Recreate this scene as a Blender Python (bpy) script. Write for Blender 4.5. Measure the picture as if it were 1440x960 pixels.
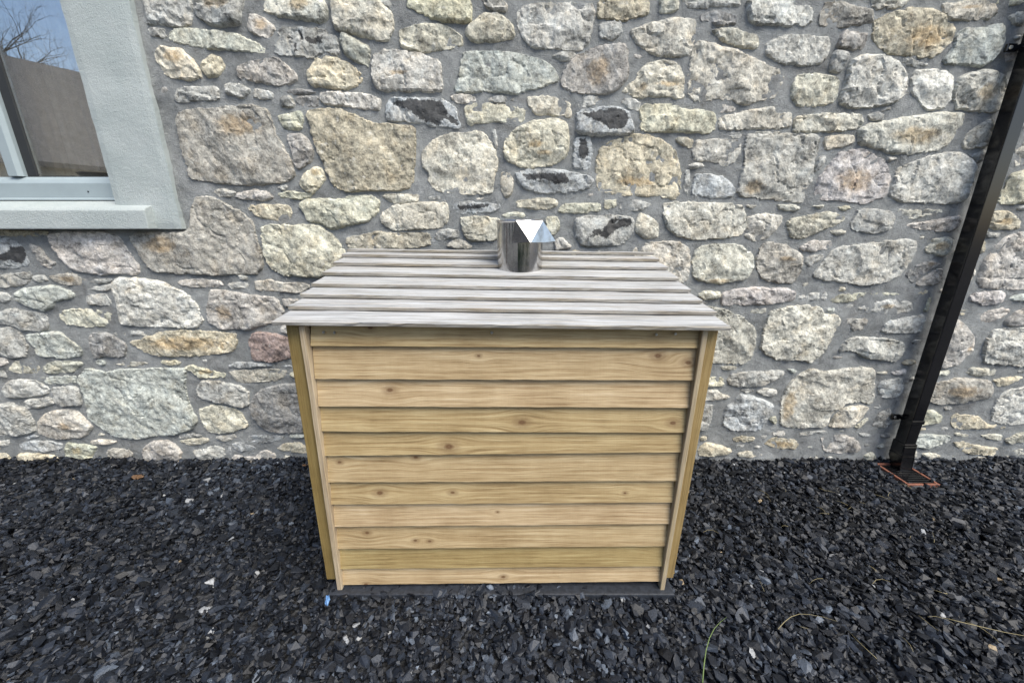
import bpy, bmesh, math, random
import numpy as np
from mathutils import Vector, Matrix, geometry

for _o in list(bpy.data.objects):
    bpy.data.objects.remove(_o)
R = math.radians
S = bpy.context.scene
COL = S.collection

# ------------------------------------------------------------------ camera
PITCH = 16.47
cam = bpy.data.objects.new('camera', bpy.data.cameras.new('camera'))
COL.objects.link(cam)
cam.location = (0, -2.232, 1.5)
cam.rotation_euler = (R(90 - PITCH), 0, 0)
cam.data.sensor_width = 36
cam.data.lens = 36 * 541 / 1440
cam.data.clip_start = 0.02
cam.data.clip_end = 600
S.camera = cam

# ------------------------------------------------------------------ sky and sun
SUN_EL, SUN_AZ = 54.0, 136.0      # soft hazy daylight from high up on the open right-hand side of the yard
world = bpy.data.worlds.new('World')
S.world = world
world.use_nodes = True
wn = world.node_tree
sky = wn.nodes.new('ShaderNodeTexSky')
sky.sky_type = 'NISHITA'
sky.sun_disc = False
sky.sun_elevation = R(SUN_EL)
sky.sun_rotation = R(SUN_AZ)
sky.air_density = 1.0
sky.dust_density = 2.0
sky.ozone_density = 1.0
bg = wn.nodes['Background']
bg.inputs['Strength'].default_value = 0.075
wn.links.new(sky.outputs[0], bg.inputs['Color'])
sl = bpy.data.lights.new('sun', 'SUN')
sl.energy = 1.5
sl.angle = R(38)
sl.color = (1.0, 0.95, 0.84)
sun = bpy.data.objects.new('sun', sl)
COL.objects.link(sun)
_d = Vector((math.sin(R(SUN_AZ)) * math.cos(R(SUN_EL)), math.cos(R(SUN_AZ)) * math.cos(R(SUN_EL)), math.sin(R(SUN_EL))))
sun.rotation_euler = _d.to_track_quat('Z', 'Y').to_euler()
S.view_settings.view_transform = 'Standard'
S.view_settings.look = 'None'
S.view_settings.gamma = 1
S.view_settings.exposure = 1.64

# ------------------------------------------------------------------ helpers
rng = np.random.default_rng(7)
random.seed(7)


def obj(name, me, mat=None, parent=None, loc=None, rot=None):
    o = bpy.data.objects.new(name, me)
    COL.objects.link(o)
    if parent:
        o.parent = parent
    if loc is not None:
        o.location = loc
    if rot is not None:
        o.rotation_euler = rot
    if mat and me and not me.materials:
        me.materials.append(mat)
    return o


def thing(name, label, cat, loc=(0, 0, 0), group=None):
    o = obj(name, None, loc=loc)
    return tag(o, label, cat, group)


def tag(o, label, cat, group=None):
    o['label'] = label
    o['category'] = cat
    if group:
        o['group'] = group
    return o


def kind(o, k, label=None, cat=None):
    o['kind'] = k
    if label:
        o['label'] = label
    if cat:
        o['category'] = cat
    return o


def pydata(name, v, f, smooth=False):
    me = bpy.data.meshes.new(name)
    me.from_pydata([tuple(map(float, p)) for p in v], [], f)
    if smooth:
        me.polygons.foreach_set('use_smooth', [True] * len(me.polygons))
    me.update()
    return me


def fattr(me, name, vals):
    a = me.attributes.new(name, 'FLOAT', 'POINT')
    a.data.foreach_set('value', np.asarray(vals, np.float32))


def cattr(me, name, cols):
    a = me.attributes.new(name, 'FLOAT_COLOR', 'POINT')
    c = np.ones((len(me.vertices), 4), np.float32)
    c[:, :3] = cols
    a.data.foreach_set('color', c.ravel())


def _h(i, j, k):
    n = (i.astype(np.int64) * 374761393 + j.astype(np.int64) * 668265263 + k.astype(np.int64) * 1274126177) & 0x7fffffff
    n = ((n ^ (n >> 13)) * 1274126177) & 0x7fffffff
    return ((n ^ (n >> 16)) & 0xffff) / 32767.5 - 1


def vnoise(p):
    p = np.asarray(p, float)
    i = np.floor(p).astype(np.int64)
    f = p - i
    u = f * f * (3 - 2 * f)
    r = 0
    for a in (0, 1):
        for b in (0, 1):
            for c in (0, 1):
                w = (u[:, 0] if a else 1 - u[:, 0]) * (u[:, 1] if b else 1 - u[:, 1]) * (u[:, 2] if c else 1 - u[:, 2])
                r = r + w * _h(i[:, 0] + a, i[:, 1] + b, i[:, 2] + c)
    return r


def fbm(p, oct=4):
    p = np.asarray(p, float)
    r = 0
    a = 1.0
    for o in range(oct):
        r = r + a * vnoise(p * 2 ** o + 17.3 * o)
        a *= 0.5
    return r


def box_bm(bm, x0, x1, y0, y1, z0, z1):
    vs = [bm.verts.new((x, y, z)) for x in (x0, x1) for y in (y0, y1) for z in (z0, z1)]
    for q in ((0, 1, 3, 2), (4, 6, 7, 5), (0, 4, 5, 1), (2, 3, 7, 6), (0, 2, 6, 4), (1, 5, 7, 3)):
        bm.faces.new([vs[k] for k in q])


def box_me(name, x0, x1, y0, y1, z0, z1, bev=0.0, seg=2):
    bm = bmesh.new()
    box_bm(bm, x0, x1, y0, y1, z0, z1)
    if bev:
        bmesh.ops.bevel(bm, geom=bm.edges[:], offset=bev, segments=seg, affect='EDGES', profile=0.6)
    bmesh.ops.recalc_face_normals(bm, faces=bm.faces[:])
    me = bpy.data.meshes.new(name)
    bm.to_mesh(me)
    bm.free()
    return me


def prism_me(name, prof, axis, a0, a1, bev=0.0, seg=2):
    """closed profile (2-D) swept along an axis; for axis x the profile is (y, z), for z it is (x, y)"""
    bm = bmesh.new()
    def pt(p, a):
        return (a, p[0], p[1]) if axis == 'x' else ((p[0], a, p[1]) if axis == 'y' else (p[0], p[1], a))
    A = [bm.verts.new(pt(p, a0)) for p in prof]
    B = [bm.verts.new(pt(p, a1)) for p in prof]
    n = len(prof)
    bm.faces.new(A)
    bm.faces.new(B[::-1])
    for i in range(n):
        bm.faces.new((A[i], B[i], B[(i + 1) % n], A[(i + 1) % n]))
    if bev:
        bmesh.ops.bevel(bm, geom=bm.edges[:], offset=bev, segments=seg, affect='EDGES', profile=0.6)
    bmesh.ops.recalc_face_normals(bm, faces=bm.faces[:])
    me = bpy.data.meshes.new(name)
    bm.to_mesh(me)
    bm.free()
    return me


def tube_np(pts, rad, n=6):
    """tapered closed tube along points -> verts, faces"""
    V, Fc = [], []
    P = [Vector(p) for p in pts]
    for i, p in enumerate(P):
        d = (P[min(i + 1, len(P) - 1)] - P[max(i - 1, 0)]).normalized()
        a = d.cross(Vector((0.31, 0.2, 0.93))).normalized()
        b = d.cross(a)
        for k in range(n):
            t = 2 * math.pi * k / n
            V.append(p + (a * math.cos(t) + b * math.sin(t)) * rad[i])
    for i in range(len(P) - 1):
        for k in range(n):
            k2 = (k + 1) % n
            Fc.append((i * n + k, i * n + k2, (i + 1) * n + k2, (i + 1) * n + k))
    Fc.append(tuple(range(n))[::-1])
    Fc.append(tuple(range((len(P) - 1) * n, len(P) * n)))
    return V, Fc


# ------------------------------------------------------------------ material graph helper
class G:
    def __init__(s, name):
        s.m = bpy.data.materials.new(name)
        s.m.use_nodes = True
        s.t = s.m.node_tree
        s.b = s.t.nodes['Principled BSDF']

    def n(s, typ, ins=None, **props):
        nd = s.t.nodes.new('ShaderNode' + typ)
        for k, v in props.items():
            setattr(nd, k, v)
        for k, v in (ins or {}).items():
            s.set(nd.inputs[k], v)
        return nd

    def set(s, sock, v):
        if isinstance(v, bpy.types.NodeSocket):
            s.t.links.new(v, sock)
        elif isinstance(v, (tuple, list)) and sock.type == 'RGBA' and len(v) == 3:
            sock.default_value = (*v, 1)
        else:
            sock.default_value = v

    def math(s, op, a, b=0.0, c=0.0, clamp=False):
        nd = s.n('Math', {0: a, 1: b, 2: c}, operation=op, use_clamp=clamp)
        return nd.outputs[0]

    def vmath(s, op, a, b=(0, 0, 0)):
        nd = s.n('VectorMath', {0: a, 1: b}, operation=op)
        return nd.outputs['Value' if op in ('LENGTH', 'DISTANCE', 'DOT_PRODUCT') else 'Vector']

    def mix(s, fac, a, b, blend='MIX'):
        nd = s.n('Mix', data_type='RGBA', blend_type=blend)
        s.set(nd.inputs[0], fac)
        s.set(nd.inputs[6], a)
        s.set(nd.inputs[7], b)
        return nd.outputs[2]

    def noise(s, vec, scale, detail=4, rough=0.55, dist=0.0):
        nd = s.n('TexNoise', {'Vector': vec, 'Scale': scale, 'Detail': detail, 'Roughness': rough, 'Distortion': dist})
        return nd.outputs['Fac']

    def mr(s, v, a, b, c=0.0, d=1.0, smooth=True):
        nd = s.n('MapRange', {0: v, 1: a, 2: b, 3: c, 4: d}, interpolation_type='SMOOTHSTEP' if smooth else 'LINEAR')
        return nd.outputs[0]

    def ramp(s, fac, stops):
        nd = s.n('ValToRGB', {0: fac})
        cr = nd.color_ramp
        while len(cr.elements) < len(stops):
            cr.elements.new(0.5)
        for e, (p, c) in zip(cr.elements, stops):
            e.position = p
            e.color = (*c, 1)
        return nd.outputs[0]

    def coords(s, rand=True):
        oc = s.n('TexCoord').outputs['Object']
        if not rand:
            return oc
        r = s.n('ObjectInfo').outputs['Random']
        off = s.n('CombineXYZ', {0: s.math('MULTIPLY', r, 37.0), 1: s.math('MULTIPLY', r, 71.0), 2: s.math('MULTIPLY', r, 53.0)}).outputs[0]
        return s.vmath('ADD', oc, off)

    def attr(s, name, typ='GEOMETRY', out='Fac'):
        return s.n('Attribute', attribute_name=name, attribute_type=typ).outputs[out]

    def bump(s, h, strength=0.5, dist=0.01, prev=None):
        nd = s.n('Bump', {'Height': h, 'Strength': strength, 'Distance': dist})
        if prev is not None:
            s.set(nd.inputs['Normal'], prev)
        return nd.outputs[0]

    def done(s, **kw):
        for k, v in kw.items():
            s.set(s.b.inputs[k.replace('_', ' ')], v)
        return s.m


def plain(name, col, rough=0.6, metal=0.0, nscale=30, namt=0.12, bump=0.15):
    g = G(name)
    c = g.coords()
    f = g.noise(c, nscale, 5, 0.6)
    k = g.mr(f, 0.25, 0.75, 1 - namt, 1 + namt)
    col2 = g.mix(1.0, col, g.n('CombineXYZ', {0: k, 1: k, 2: k}).outputs[0], 'MULTIPLY')
    return g.done(Base_Color=col2, Roughness=rough, Metallic=metal, Normal=g.bump(f, bump, 0.003))


# ------------------------------------------------------------------ materials
def mat_stone():
    g = G('rubble_stone')
    p = g.coords()
    tint = g.attr('tint', out='Color')
    big = g.noise(p, 7, 5, 0.6, 0.6)
    mid = g.noise(p, 34, 6, 0.68, 0.4)
    fine = g.noise(p, 110, 4, 0.75)
    v = g.math('ADD', g.math('MULTIPLY', big, 0.5), g.math('ADD', g.math('MULTIPLY', mid, 0.75), g.math('MULTIPLY', fine, 0.55)))
    k = g.mr(v, 0.68, 1.12, 0.22, 1.72, False)
    kk = g.n('CombineXYZ', {0: k, 1: k, 2: k}).outputs[0]
    col = g.mix(1.0, tint, kk, 'MULTIPLY')
    # warm and cool mineral drift
    hue = g.noise(g.vmath('ADD', p, (5.1, 2.2, 9.0)), 12, 3, 0.6)
    col = g.mix(g.mr(hue, 0.5, 0.72, 0, 0.4), col, g.mix(1.0, col, (1.12, 0.98, 0.8), 'MULTIPLY'))
    col = g.mix(g.mr(hue, 0.46, 0.3, 0, 0.45), col, g.mix(1.0, col, (0.9, 0.98, 1.06), 'MULTIPLY'))
    # pale lichen and lime bloom
    li = g.noise(g.vmath('ADD', p, (1.7, 8.2, 3.3)), 22, 7, 0.72)
    col = g.mix(g.mr(li, 0.57, 0.66, 0, 0.55), col, (0.6, 0.59, 0.54))
    # pits and dark grains
    pit = g.noise(g.vmath('ADD', p, (7.7, 1.2, 4.3)), 75, 5, 0.75)
    pm = g.mr(pit, 0.39, 0.31, 0, 0.85)
    col = g.mix(pm, col, g.mix(1.0, col, (0.3, 0.28, 0.26), 'MULTIPLY'))
    # ochre iron staining
    rn = g.noise(p, 28, 5, 0.65)
    rm = g.mr(g.math('ADD', g.attr('rust'), g.math('MULTIPLY', rn, 0.9)), 0.70, 1.15, 0, 0.75)
    col = g.mix(rm, col, g.mix(1.0, col, (0.84, 0.66, 0.45), 'MULTIPLY'))
    # black bituminous paint left on reused stones
    tn = g.noise(p, 60, 6, 0.75)
    tm = g.mr(g.math('ADD', g.attr('tar'), g.math('MULTIPLY', g.math('SUBTRACT', tn, 0.5), 1.5)), 0.46, 0.62, 0, 0.9)
    col = g.mix(tm, col, (0.016, 0.016, 0.018))
    h = g.math('ADD', g.math('MULTIPLY', mid, 1.0), g.math('ADD', g.math('MULTIPLY', fine, 0.35), g.math('MULTIPLY', pm, -0.3)))
    return g.done(Base_Color=col, Roughness=0.88, Normal=g.bump(h, 0.65, 0.011))


def mat_mortar():
    g = G('cement_mortar')
    p = g.n('TexCoord').outputs['Object']
    a = g.noise(p, 5, 5, 0.6, 0.5)
    b = g.noise(p, 60, 6, 0.7)
    c = g.noise(p, 240, 3, 0.7)
    v = g.math('ADD', g.math('MULTIPLY', a, 0.8), g.math('ADD', g.math('MULTIPLY', b, 0.45), g.math('MULTIPLY', c, 0.35)))
    col = g.ramp(g.mr(v, 0.5, 1.1, 0, 1, False), [(0.0, (0.14, 0.148, 0.149)), (0.45, (0.30, 0.314, 0.316)), (0.8, (0.43, 0.447, 0.448)), (1.0, (0.53, 0.54, 0.54))])
    sm = g.noise(g.vmath('ADD', p, (3.3, 0, 1.2)), 2.6, 6, 0.7, 0.8)
    col = g.mix(g.mr(sm, 0.5, 0.64, 0, 0.6), col, (0.44, 0.46, 0.46))
    col = g.mix(g.mr(sm, 0.46, 0.34, 0, 0.5), col, g.mix(1.0, col, (0.62, 0.58, 0.54), 'MULTIPLY'))
    h = g.math('ADD', b, g.math('MULTIPLY', c, 0.6))
    return g.done(Base_Color=col, Roughness=0.93, Normal=g.bump(h, 1.0, 0.016))


def mat_wood(name, ramp, grey=0.0, rough=0.72):
    g = G(name)
    oc = g.n('TexCoord').outputs['Object']
    rnd = g.n('ObjectInfo').outputs['Random']
    sx = g.n('SeparateXYZ', {0: oc})
    x, y, z = sx.outputs
    core = None
    zz = z
    for i in (1, 2, 3, 4):
        k = g.n('SeparateXYZ', {0: g.attr('knot%d' % i, 'OBJECT', 'Vector')}).outputs
        dx = g.math('MULTIPLY', g.math('SUBTRACT', x, k[0]), 0.62)
        dz = g.math('SUBTRACT', z, k[1])
        d = g.math('SQRT', g.math('ADD', g.math('MULTIPLY', dx, dx), g.math('MULTIPLY', dz, dz)))
        q = g.math('DIVIDE', d, g.math('ADD', k[2], 0.0001))
        e = g.math('EXPONENT', g.math('MULTIPLY', g.math('MULTIPLY', q, q), -0.12))
        zz = g.math('SUBTRACT', zz, g.math('MULTIPLY', g.math('MULTIPLY', dz, e), 0.75))
        qn = g.math('ADD', q, g.math('MULTIPLY', g.math('SUBTRACT', g.noise(oc, 90, 3), 0.5), 0.5))
        cm = g.mr(qn, 0.7, 0.4)
        hm = g.mr(qn, 1.5, 0.6, 0, 0.4)
        ring = g.math('MULTIPLY', g.math('ADD', g.math('SINE', g.math('MULTIPLY', q, 9)), 1), 0.5)
        cm = g.math('MULTIPLY', cm, g.math('ADD', 0.6, g.math('MULTIPLY', ring, 0.4)))
        mm_ = g.math('MAXIMUM', cm, hm)
        core = mm_ if core is None else g.math('MAXIMUM', core, mm_)
    ro = g.math('MULTIPLY', rnd, 61.0)
    pv = g.n('CombineXYZ', {0: g.math('ADD', g.math('MULTIPLY', x, 0.22), ro), 1: y, 2: g.math('ADD', zz, ro)}).outputs[0]
    warp = g.noise(pv, 3.2, 2, 0.5)
    wav = g.math('ADD', g.math('MULTIPLY', zz, 330), g.math('MULTIPLY', warp, 40))
    sine = g.math('ADD', g.math('MULTIPLY', g.math('SINE', g.math('ADD', wav, g.math('MULTIPLY', ro, 3))), 0.5), 0.5)
    pb = g.n('CombineXYZ', {0: g.math('ADD', g.math('MULTIPLY', x, 1.3), ro), 1: y, 2: g.math('MULTIPLY', zz, 75)}).outputs[0]
    band = g.noise(pb, 1.0, 3, 0.6, 0.3)
    rings = g.math('ADD', g.math('MULTIPLY', sine, 0.35), g.math('MULTIPLY', g.mr(band, 0.3, 0.7), 0.75))
    pf = g.n('CombineXYZ', {0: g.math('ADD', g.math('MULTIPLY', x, 7), ro), 1: g.math('MULTIPLY', y, 60), 2: g.math('MULTIPLY', zz, 250)}).outputs[0]
    fibre = g.noise(pf, 1.0, 4, 0.65)
    # rough-sawn marks across the board
    ps = g.n('CombineXYZ', {0: g.math('ADD', g.math('MULTIPLY', x, 150), ro), 1: 0.0, 2: g.math('MULTIPLY', z, 5)}).outputs[0]
    saw = g.noise(ps, 1.0, 3, 0.6)
    blot = g.noise(g.vmath('ADD', oc, g.n('CombineXYZ', {0: ro, 1: 0.0, 2: ro}).outputs[0]), 5, 4, 0.6)
    v = g.math('ADD', g.math('MULTIPLY', rings, 0.2), g.math('ADD', g.math('MULTIPLY', fibre, 0.75), g.math('ADD', g.math('MULTIPLY', blot, 0.45), g.math('MULTIPLY', saw, 0.035))))
    col = g.ramp(g.mr(v, 0.46, 1.06, 0, 1, False), ramp)
    br = g.mr(rnd, 0, 1, 0.80, 1.10, False)
    col = g.mix(1.0, col, g.n('CombineXYZ', {0: br, 1: br, 2: g.math('MULTIPLY', br, br)}).outputs[0], 'MULTIPLY')
    col = g.mix(core, col, (0.12, 0.062, 0.025))
    if grey:
        gm = g.mr(g.noise(pb, 0.8, 6, 0.75), 0.25, 0.55, grey * 0.5, grey)
        gc = g.mix(g.mr(g.noise(pf, 0.42, 6, 0.75), 0.3, 0.66), (0.17, 0.172, 0.175), (0.54, 0.555, 0.565))
        stn = g.noise(g.n('CombineXYZ', {0: g.math('ADD', g.math('MULTIPLY', x, 3), ro), 1: y, 2: g.math('MULTIPLY', zz, 14)}).outputs[0], 1.6, 5, 0.7)
        gc = g.mix(g.mr(stn, 0.5, 0.72, 0, 0.6), gc, g.mix(1.0, gc, (0.6, 0.56, 0.5), 'MULTIPLY'))
        col = g.mix(gm, col, gc)
    h = g.math('ADD', g.math('MULTIPLY', fibre, 1.0), g.math('ADD', g.math('MULTIPLY', saw, 0.2), g.math('MULTIPLY', rings, 0.15)))
    return g.done(Base_Color=col, Roughness=rough, Normal=g.bump(h, 0.45, 0.004))


def mat_gravel():
    g = G('slate_chippings')
    t = g.attr('tone')
    p = g.n('TexCoord').outputs['Object']
    n = g.noise(p, 130, 4, 0.7)
    col = g.ramp(t, [(0.0, (0.003, 0.0037, 0.0055)), (0.35, (0.008, 0.0102, 0.0152)), (0.7, (0.026, 0.0325, 0.0455)), (0.93, (0.115, 0.14, 0.178)), (0.975, (0.26, 0.275, 0.29)), (0.99, (0.3, 0.235, 0.15))])
    k = g.mr(n, 0.25, 0.75, 0.65, 1.4)
    col = g.mix(1.0, col, g.n('CombineXYZ', {0: k, 1: k, 2: k}).outputs[0], 'MULTIPLY')
    return g.done(Base_Color=col, Roughness=0.5, Specular_IOR_Level=0.35, Normal=g.bump(n, 0.35, 0.004))


def mat_ground():
    g = G('dark_gravel_bed')
    p = g.n('TexCoord').outputs['Object']
    vo = g.n('TexVoronoi', {'Vector': p, 'Scale': 55.0, 'Randomness': 1.0})
    n = g.noise(p, 3, 5)
    col = g.mix(g.mr(g.n('SeparateXYZ', {0: vo.outputs['Color']}).outputs[0], 0, 1), (0.012, 0.013, 0.016), (0.05, 0.055, 0.065))
    col = g.mix(g.mr(n, 0.4, 0.7, 0, 0.5), col, g.mix(1.0, col, (0.7, 0.66, 0.6), 'MULTIPLY'))
    return g.done(Base_Color=col, Roughness=0.8, Normal=g.bump(vo.outputs['Distance'], 0.9, 0.02))


def mat_render():
    g = G('painted_render')
    p = g.n('TexCoord').outputs['Object']
    a = g.noise(p, 4, 4, 0.6)
    b = g.noise(p, 170, 4, 0.7)
    c = g.noise(p, 60, 3, 0.6)
    col = g.mix(g.mr(a, 0.3, 0.7), (0.345, 0.39, 0.385), (0.40, 0.44, 0.435))
    col = g.mix(g.mr(b, 0.36, 0.28, 0, 0.5), col, (0.4, 0.42, 0.41))
    return g.done(Base_Color=col, Roughness=0.8, Normal=g.bump(g.math('ADD', b, g.math('MULTIPLY', c, 0.7)), 0.7, 0.006))


def mat_steel():
    g = G('stainless_steel')
    p = g.n('TexCoord').outputs['Object']
    n = g.noise(p, 26, 4, 0.6, 0.4)
    q = g.n('CombineXYZ', {0: g.math('MULTIPLY', g.n('SeparateXYZ', {0: p}).outputs[0], 90), 1: 0.0, 2: g.math('MULTIPLY', g.n('SeparateXYZ', {0: p}).outputs[2], 6)}).outputs[0]
    st = g.noise(q, 1.0, 3)
    col = g.mix(g.mr(n, 0.4, 0.7), (0.56, 0.55, 0.54), (0.44, 0.425, 0.41))
    return g.done(Base_Color=col, Metallic=1.0, Roughness=g.mr(g.math('ADD', n, st), 0.6, 1.4, 0.07, 0.2), Normal=g.bump(n, 0.06, 0.004))


def mat_glass():
    g = G('window_glass')
    t = g.t
    t.nodes.remove(g.b)
    out = t.nodes['Material Output']
    gl = g.n('BsdfGlossy', {'Color': (0.97, 0.99, 1.0), 'Roughness': 0.0})
    tr = g.n('BsdfTransparent', {'Color': (0.95, 0.95, 0.935)})
    lw = g.n('LayerWeight', {'Blend': 0.5})
    fr = g.math('MULTIPLY_ADD', g.math('POWER', lw.outputs['Facing'], 3.0), 0.6, 0.36)
    mx = g.n('MixShader', {0: fr, 1: tr.outputs[0], 2: gl.outputs[0]})
    t.links.new(mx.outputs[0], out.inputs[0])
    return g.m


M_STONE, M_MORTAR, M_GRAVEL, M_GROUND = mat_stone(), mat_mortar(), mat_gravel(), mat_ground()
TAN = [(0.0, (0.18, 0.115, 0.05)), (0.35, (0.335, 0.24, 0.12)), (0.62, (0.44, 0.335, 0.185)), (1.0, (0.56, 0.455, 0.285))]
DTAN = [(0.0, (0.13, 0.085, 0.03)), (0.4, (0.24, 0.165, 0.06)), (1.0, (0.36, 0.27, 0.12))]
M_WOOD = mat_wood('fresh_treated_pine', TAN)
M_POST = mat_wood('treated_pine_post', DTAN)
M_EDGE = mat_wood('sawn_pine_batten', TAN, 0.22)
M_LEDGE = mat_wood('weathered_pine_edge', DTAN, 0.6)
M_GREY = mat_wood('weathered_pine', TAN, 1.0, 0.55)
M_RENDER, M_STEEL, M_GLASS = mat_render(), mat_steel(), mat_glass()
M_PVC = plain('grey_white_frame', (0.29, 0.345, 0.365), 0.35, nscale=8, namt=0.05, bump=0.03)
M_RUBBER = plain('black_rubber', (0.02, 0.022, 0.024), 0.6)
M_PIPE = plain('black_gloss_plastic', (0.005, 0.005, 0.006), 0.15, nscale=5, namt=0.2, bump=0.008)
M_SLAB = plain('black_plastic_base', (0.022, 0.026, 0.034), 0.5, nscale=60, namt=0.4, bump=0.3)
M_CLAY = plain('orange_clay', (0.2, 0.078, 0.048), 0.75, nscale=50, namt=0.3, bump=0.3)
M_NAIL = plain('nail_steel', (0.55, 0.54, 0.5), 0.35, 1.0)

# ------------------------------------------------------------------ ground
def gz(x, y):
    p = np.stack([np.asarray(x) * 1.6, np.asarray(y) * 1.6, np.zeros_like(np.asarray(x))], 1)
    return 0.010 * fbm(p, 3)


bm = bmesh.new()
bmesh.ops.create_grid(bm, x_segments=2, y_segments=2, size=1)
for v in bm.verts:
    v.co = (v.co.x * 250, v.co.y * 250, -0.012)
me = bpy.data.meshes.new('ground')
bm.to_mesh(me)
bm.free()
kind(obj('ground', me, M_GROUND), 'structure')


def gravel():
    temps = []
    for s in range(14):
        rr = random.Random(100 + s)
        bm = bmesh.new()
        for _ in range(11):
            a = rr.uniform(0, 6.283)
            z = rr.uniform(-1, 1)
            q = math.sqrt(max(0, 1 - z * z * 0.8))
            bm.verts.new((math.cos(a) * q * rr.uniform(0.8, 1), math.sin(a) * q * rr.uniform(0.62, 0.9), z * rr.uniform(0.42, 0.6)))
        res = bmesh.ops.convex_hull(bm, input=bm.verts[:])
        bmesh.ops.delete(bm, geom=[e for e in res['geom_interior'] if isinstance(e, bmesh.types.BMVert)], context='VERTS')
        bmesh.ops.triangulate(bm, faces=bm.faces[:])
        bm.verts.ensure_lookup_table()
        bm.verts.index_update()
        temps.append((np.array([v.co[:] for v in bm.verts]), np.array([[v.index for v in f.verts] for f in bm.faces])))
        bm.free()
    N = 106000
    x = rng.uniform(-4.7, 4.7, N)
    y = rng.uniform(-1.95, 0.03, N)
    keep = ~((np.abs(x + 0.04) < 0.70) & (y > -0.93)) & ~((x > 2.385) & (x < 2.553) & (y > -0.25) & (y < -0.05))
    keep &= np.abs(x) < 2.7 + (y + 2.0) * 1.0
    x, y = x[keep], y[keep]
    N = len(x)
    sz = np.clip(np.exp(rng.normal(math.log(0.0125), 0.46, N)), 0.005, 0.034)
    layer = rng.random(N)
    z = gz(x, y) + 0.016 * layer - 0.001 + 0.022 * np.clip(1 + y / 0.14, 0, 1) * np.clip(0.35 + fbm(np.stack([x * 3.1, y * 0, y * 0 + 8], 1), 3), 0, 1.2)
    tone = rng.beta(1.6, 2.6, N) * 0.9 + 0.12 * fbm(np.stack([x * 1.3, y * 1.3, x * 0 + 3], 1), 2)
    light_patch = np.exp(-((x - 0.15) / 1.5) ** 2 - ((y + 1.2) / 0.45) ** 2)     # brighter light in front of the box, put into the chip tone
    tone = np.clip(tone + 0.10 * light_patch, 0, 0.935)
    u = rng.random(N)
    tone[u > 0.9962] = 0.975
    tone[u > 0.9993] = 1.0
    yaw = rng.uniform(0, 6.283, N)
    tx, ty = rng.normal(0, 0.42, N), rng.normal(0, 0.42, N)
    V, Fc, T = [], [], []
    base = 0
    which = rng.integers(0, len(temps), N)
    for t, (tv, tf) in enumerate(temps):
        ids = np.where(which == t)[0]
        n, k = len(ids), len(tv)
        st = np.stack([rng.uniform(0.8, 1.35, n), rng.uniform(0.75, 1.15, n), rng.uniform(0.8, 1.4, n)], 1)
        P = tv[None] * st[:, None] * sz[ids][:, None, None]
        cy, sy = np.cos(yaw[ids])[:, None], np.sin(yaw[ids])[:, None]
        X, Y, Z = P[..., 0], P[..., 1], P[..., 2]
        X, Y = X * cy - Y * sy, X * sy + Y * cy
        ca, sa = np.cos(tx[ids])[:, None], np.sin(tx[ids])[:, None]
        Y, Z = Y * ca - Z * sa, Y * sa + Z * ca
        ca, sa = np.cos(ty[ids])[:, None], np.sin(ty[ids])[:, None]
        X, Z = X * ca + Z * sa, -X * sa + Z * ca
        W = np.stack([X + x[ids][:, None], Y + y[ids][:, None], Z + z[ids][:, None]], 2)
        V.append(W.reshape(-1, 3))
        Fc.append((tf[None] + (base + np.arange(n) * k)[:, None, None]).reshape(-1, 3))
        T.append(np.repeat(tone[ids], k))
        base += n * k
    V, Fc, T = np.concatenate(V), np.concatenate(Fc), np.concatenate(T)
    me = bpy.data.meshes.new('gravel')
    me.vertices.add(len(V))
    me.vertices.foreach_set('co', V.astype(np.float32).ravel())
    me.loops.add(Fc.size)
    me.loops.foreach_set('vertex_index', Fc.astype(np.int32).ravel())
    me.polygons.add(len(Fc))
    me.polygons.foreach_set('loop_start', np.arange(0, Fc.size, 3, dtype=np.int32))
    me.update(calc_edges=True)
    me.polygons.foreach_set('use_smooth', np.zeros(len(Fc), bool))
    fattr(me, 'tone', T)
    return kind(obj('gravel', me, M_GRAVEL), 'stuff', 'loose dark slate chippings spread along the foot of the stone wall', 'gravel')


gravel()

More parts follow.
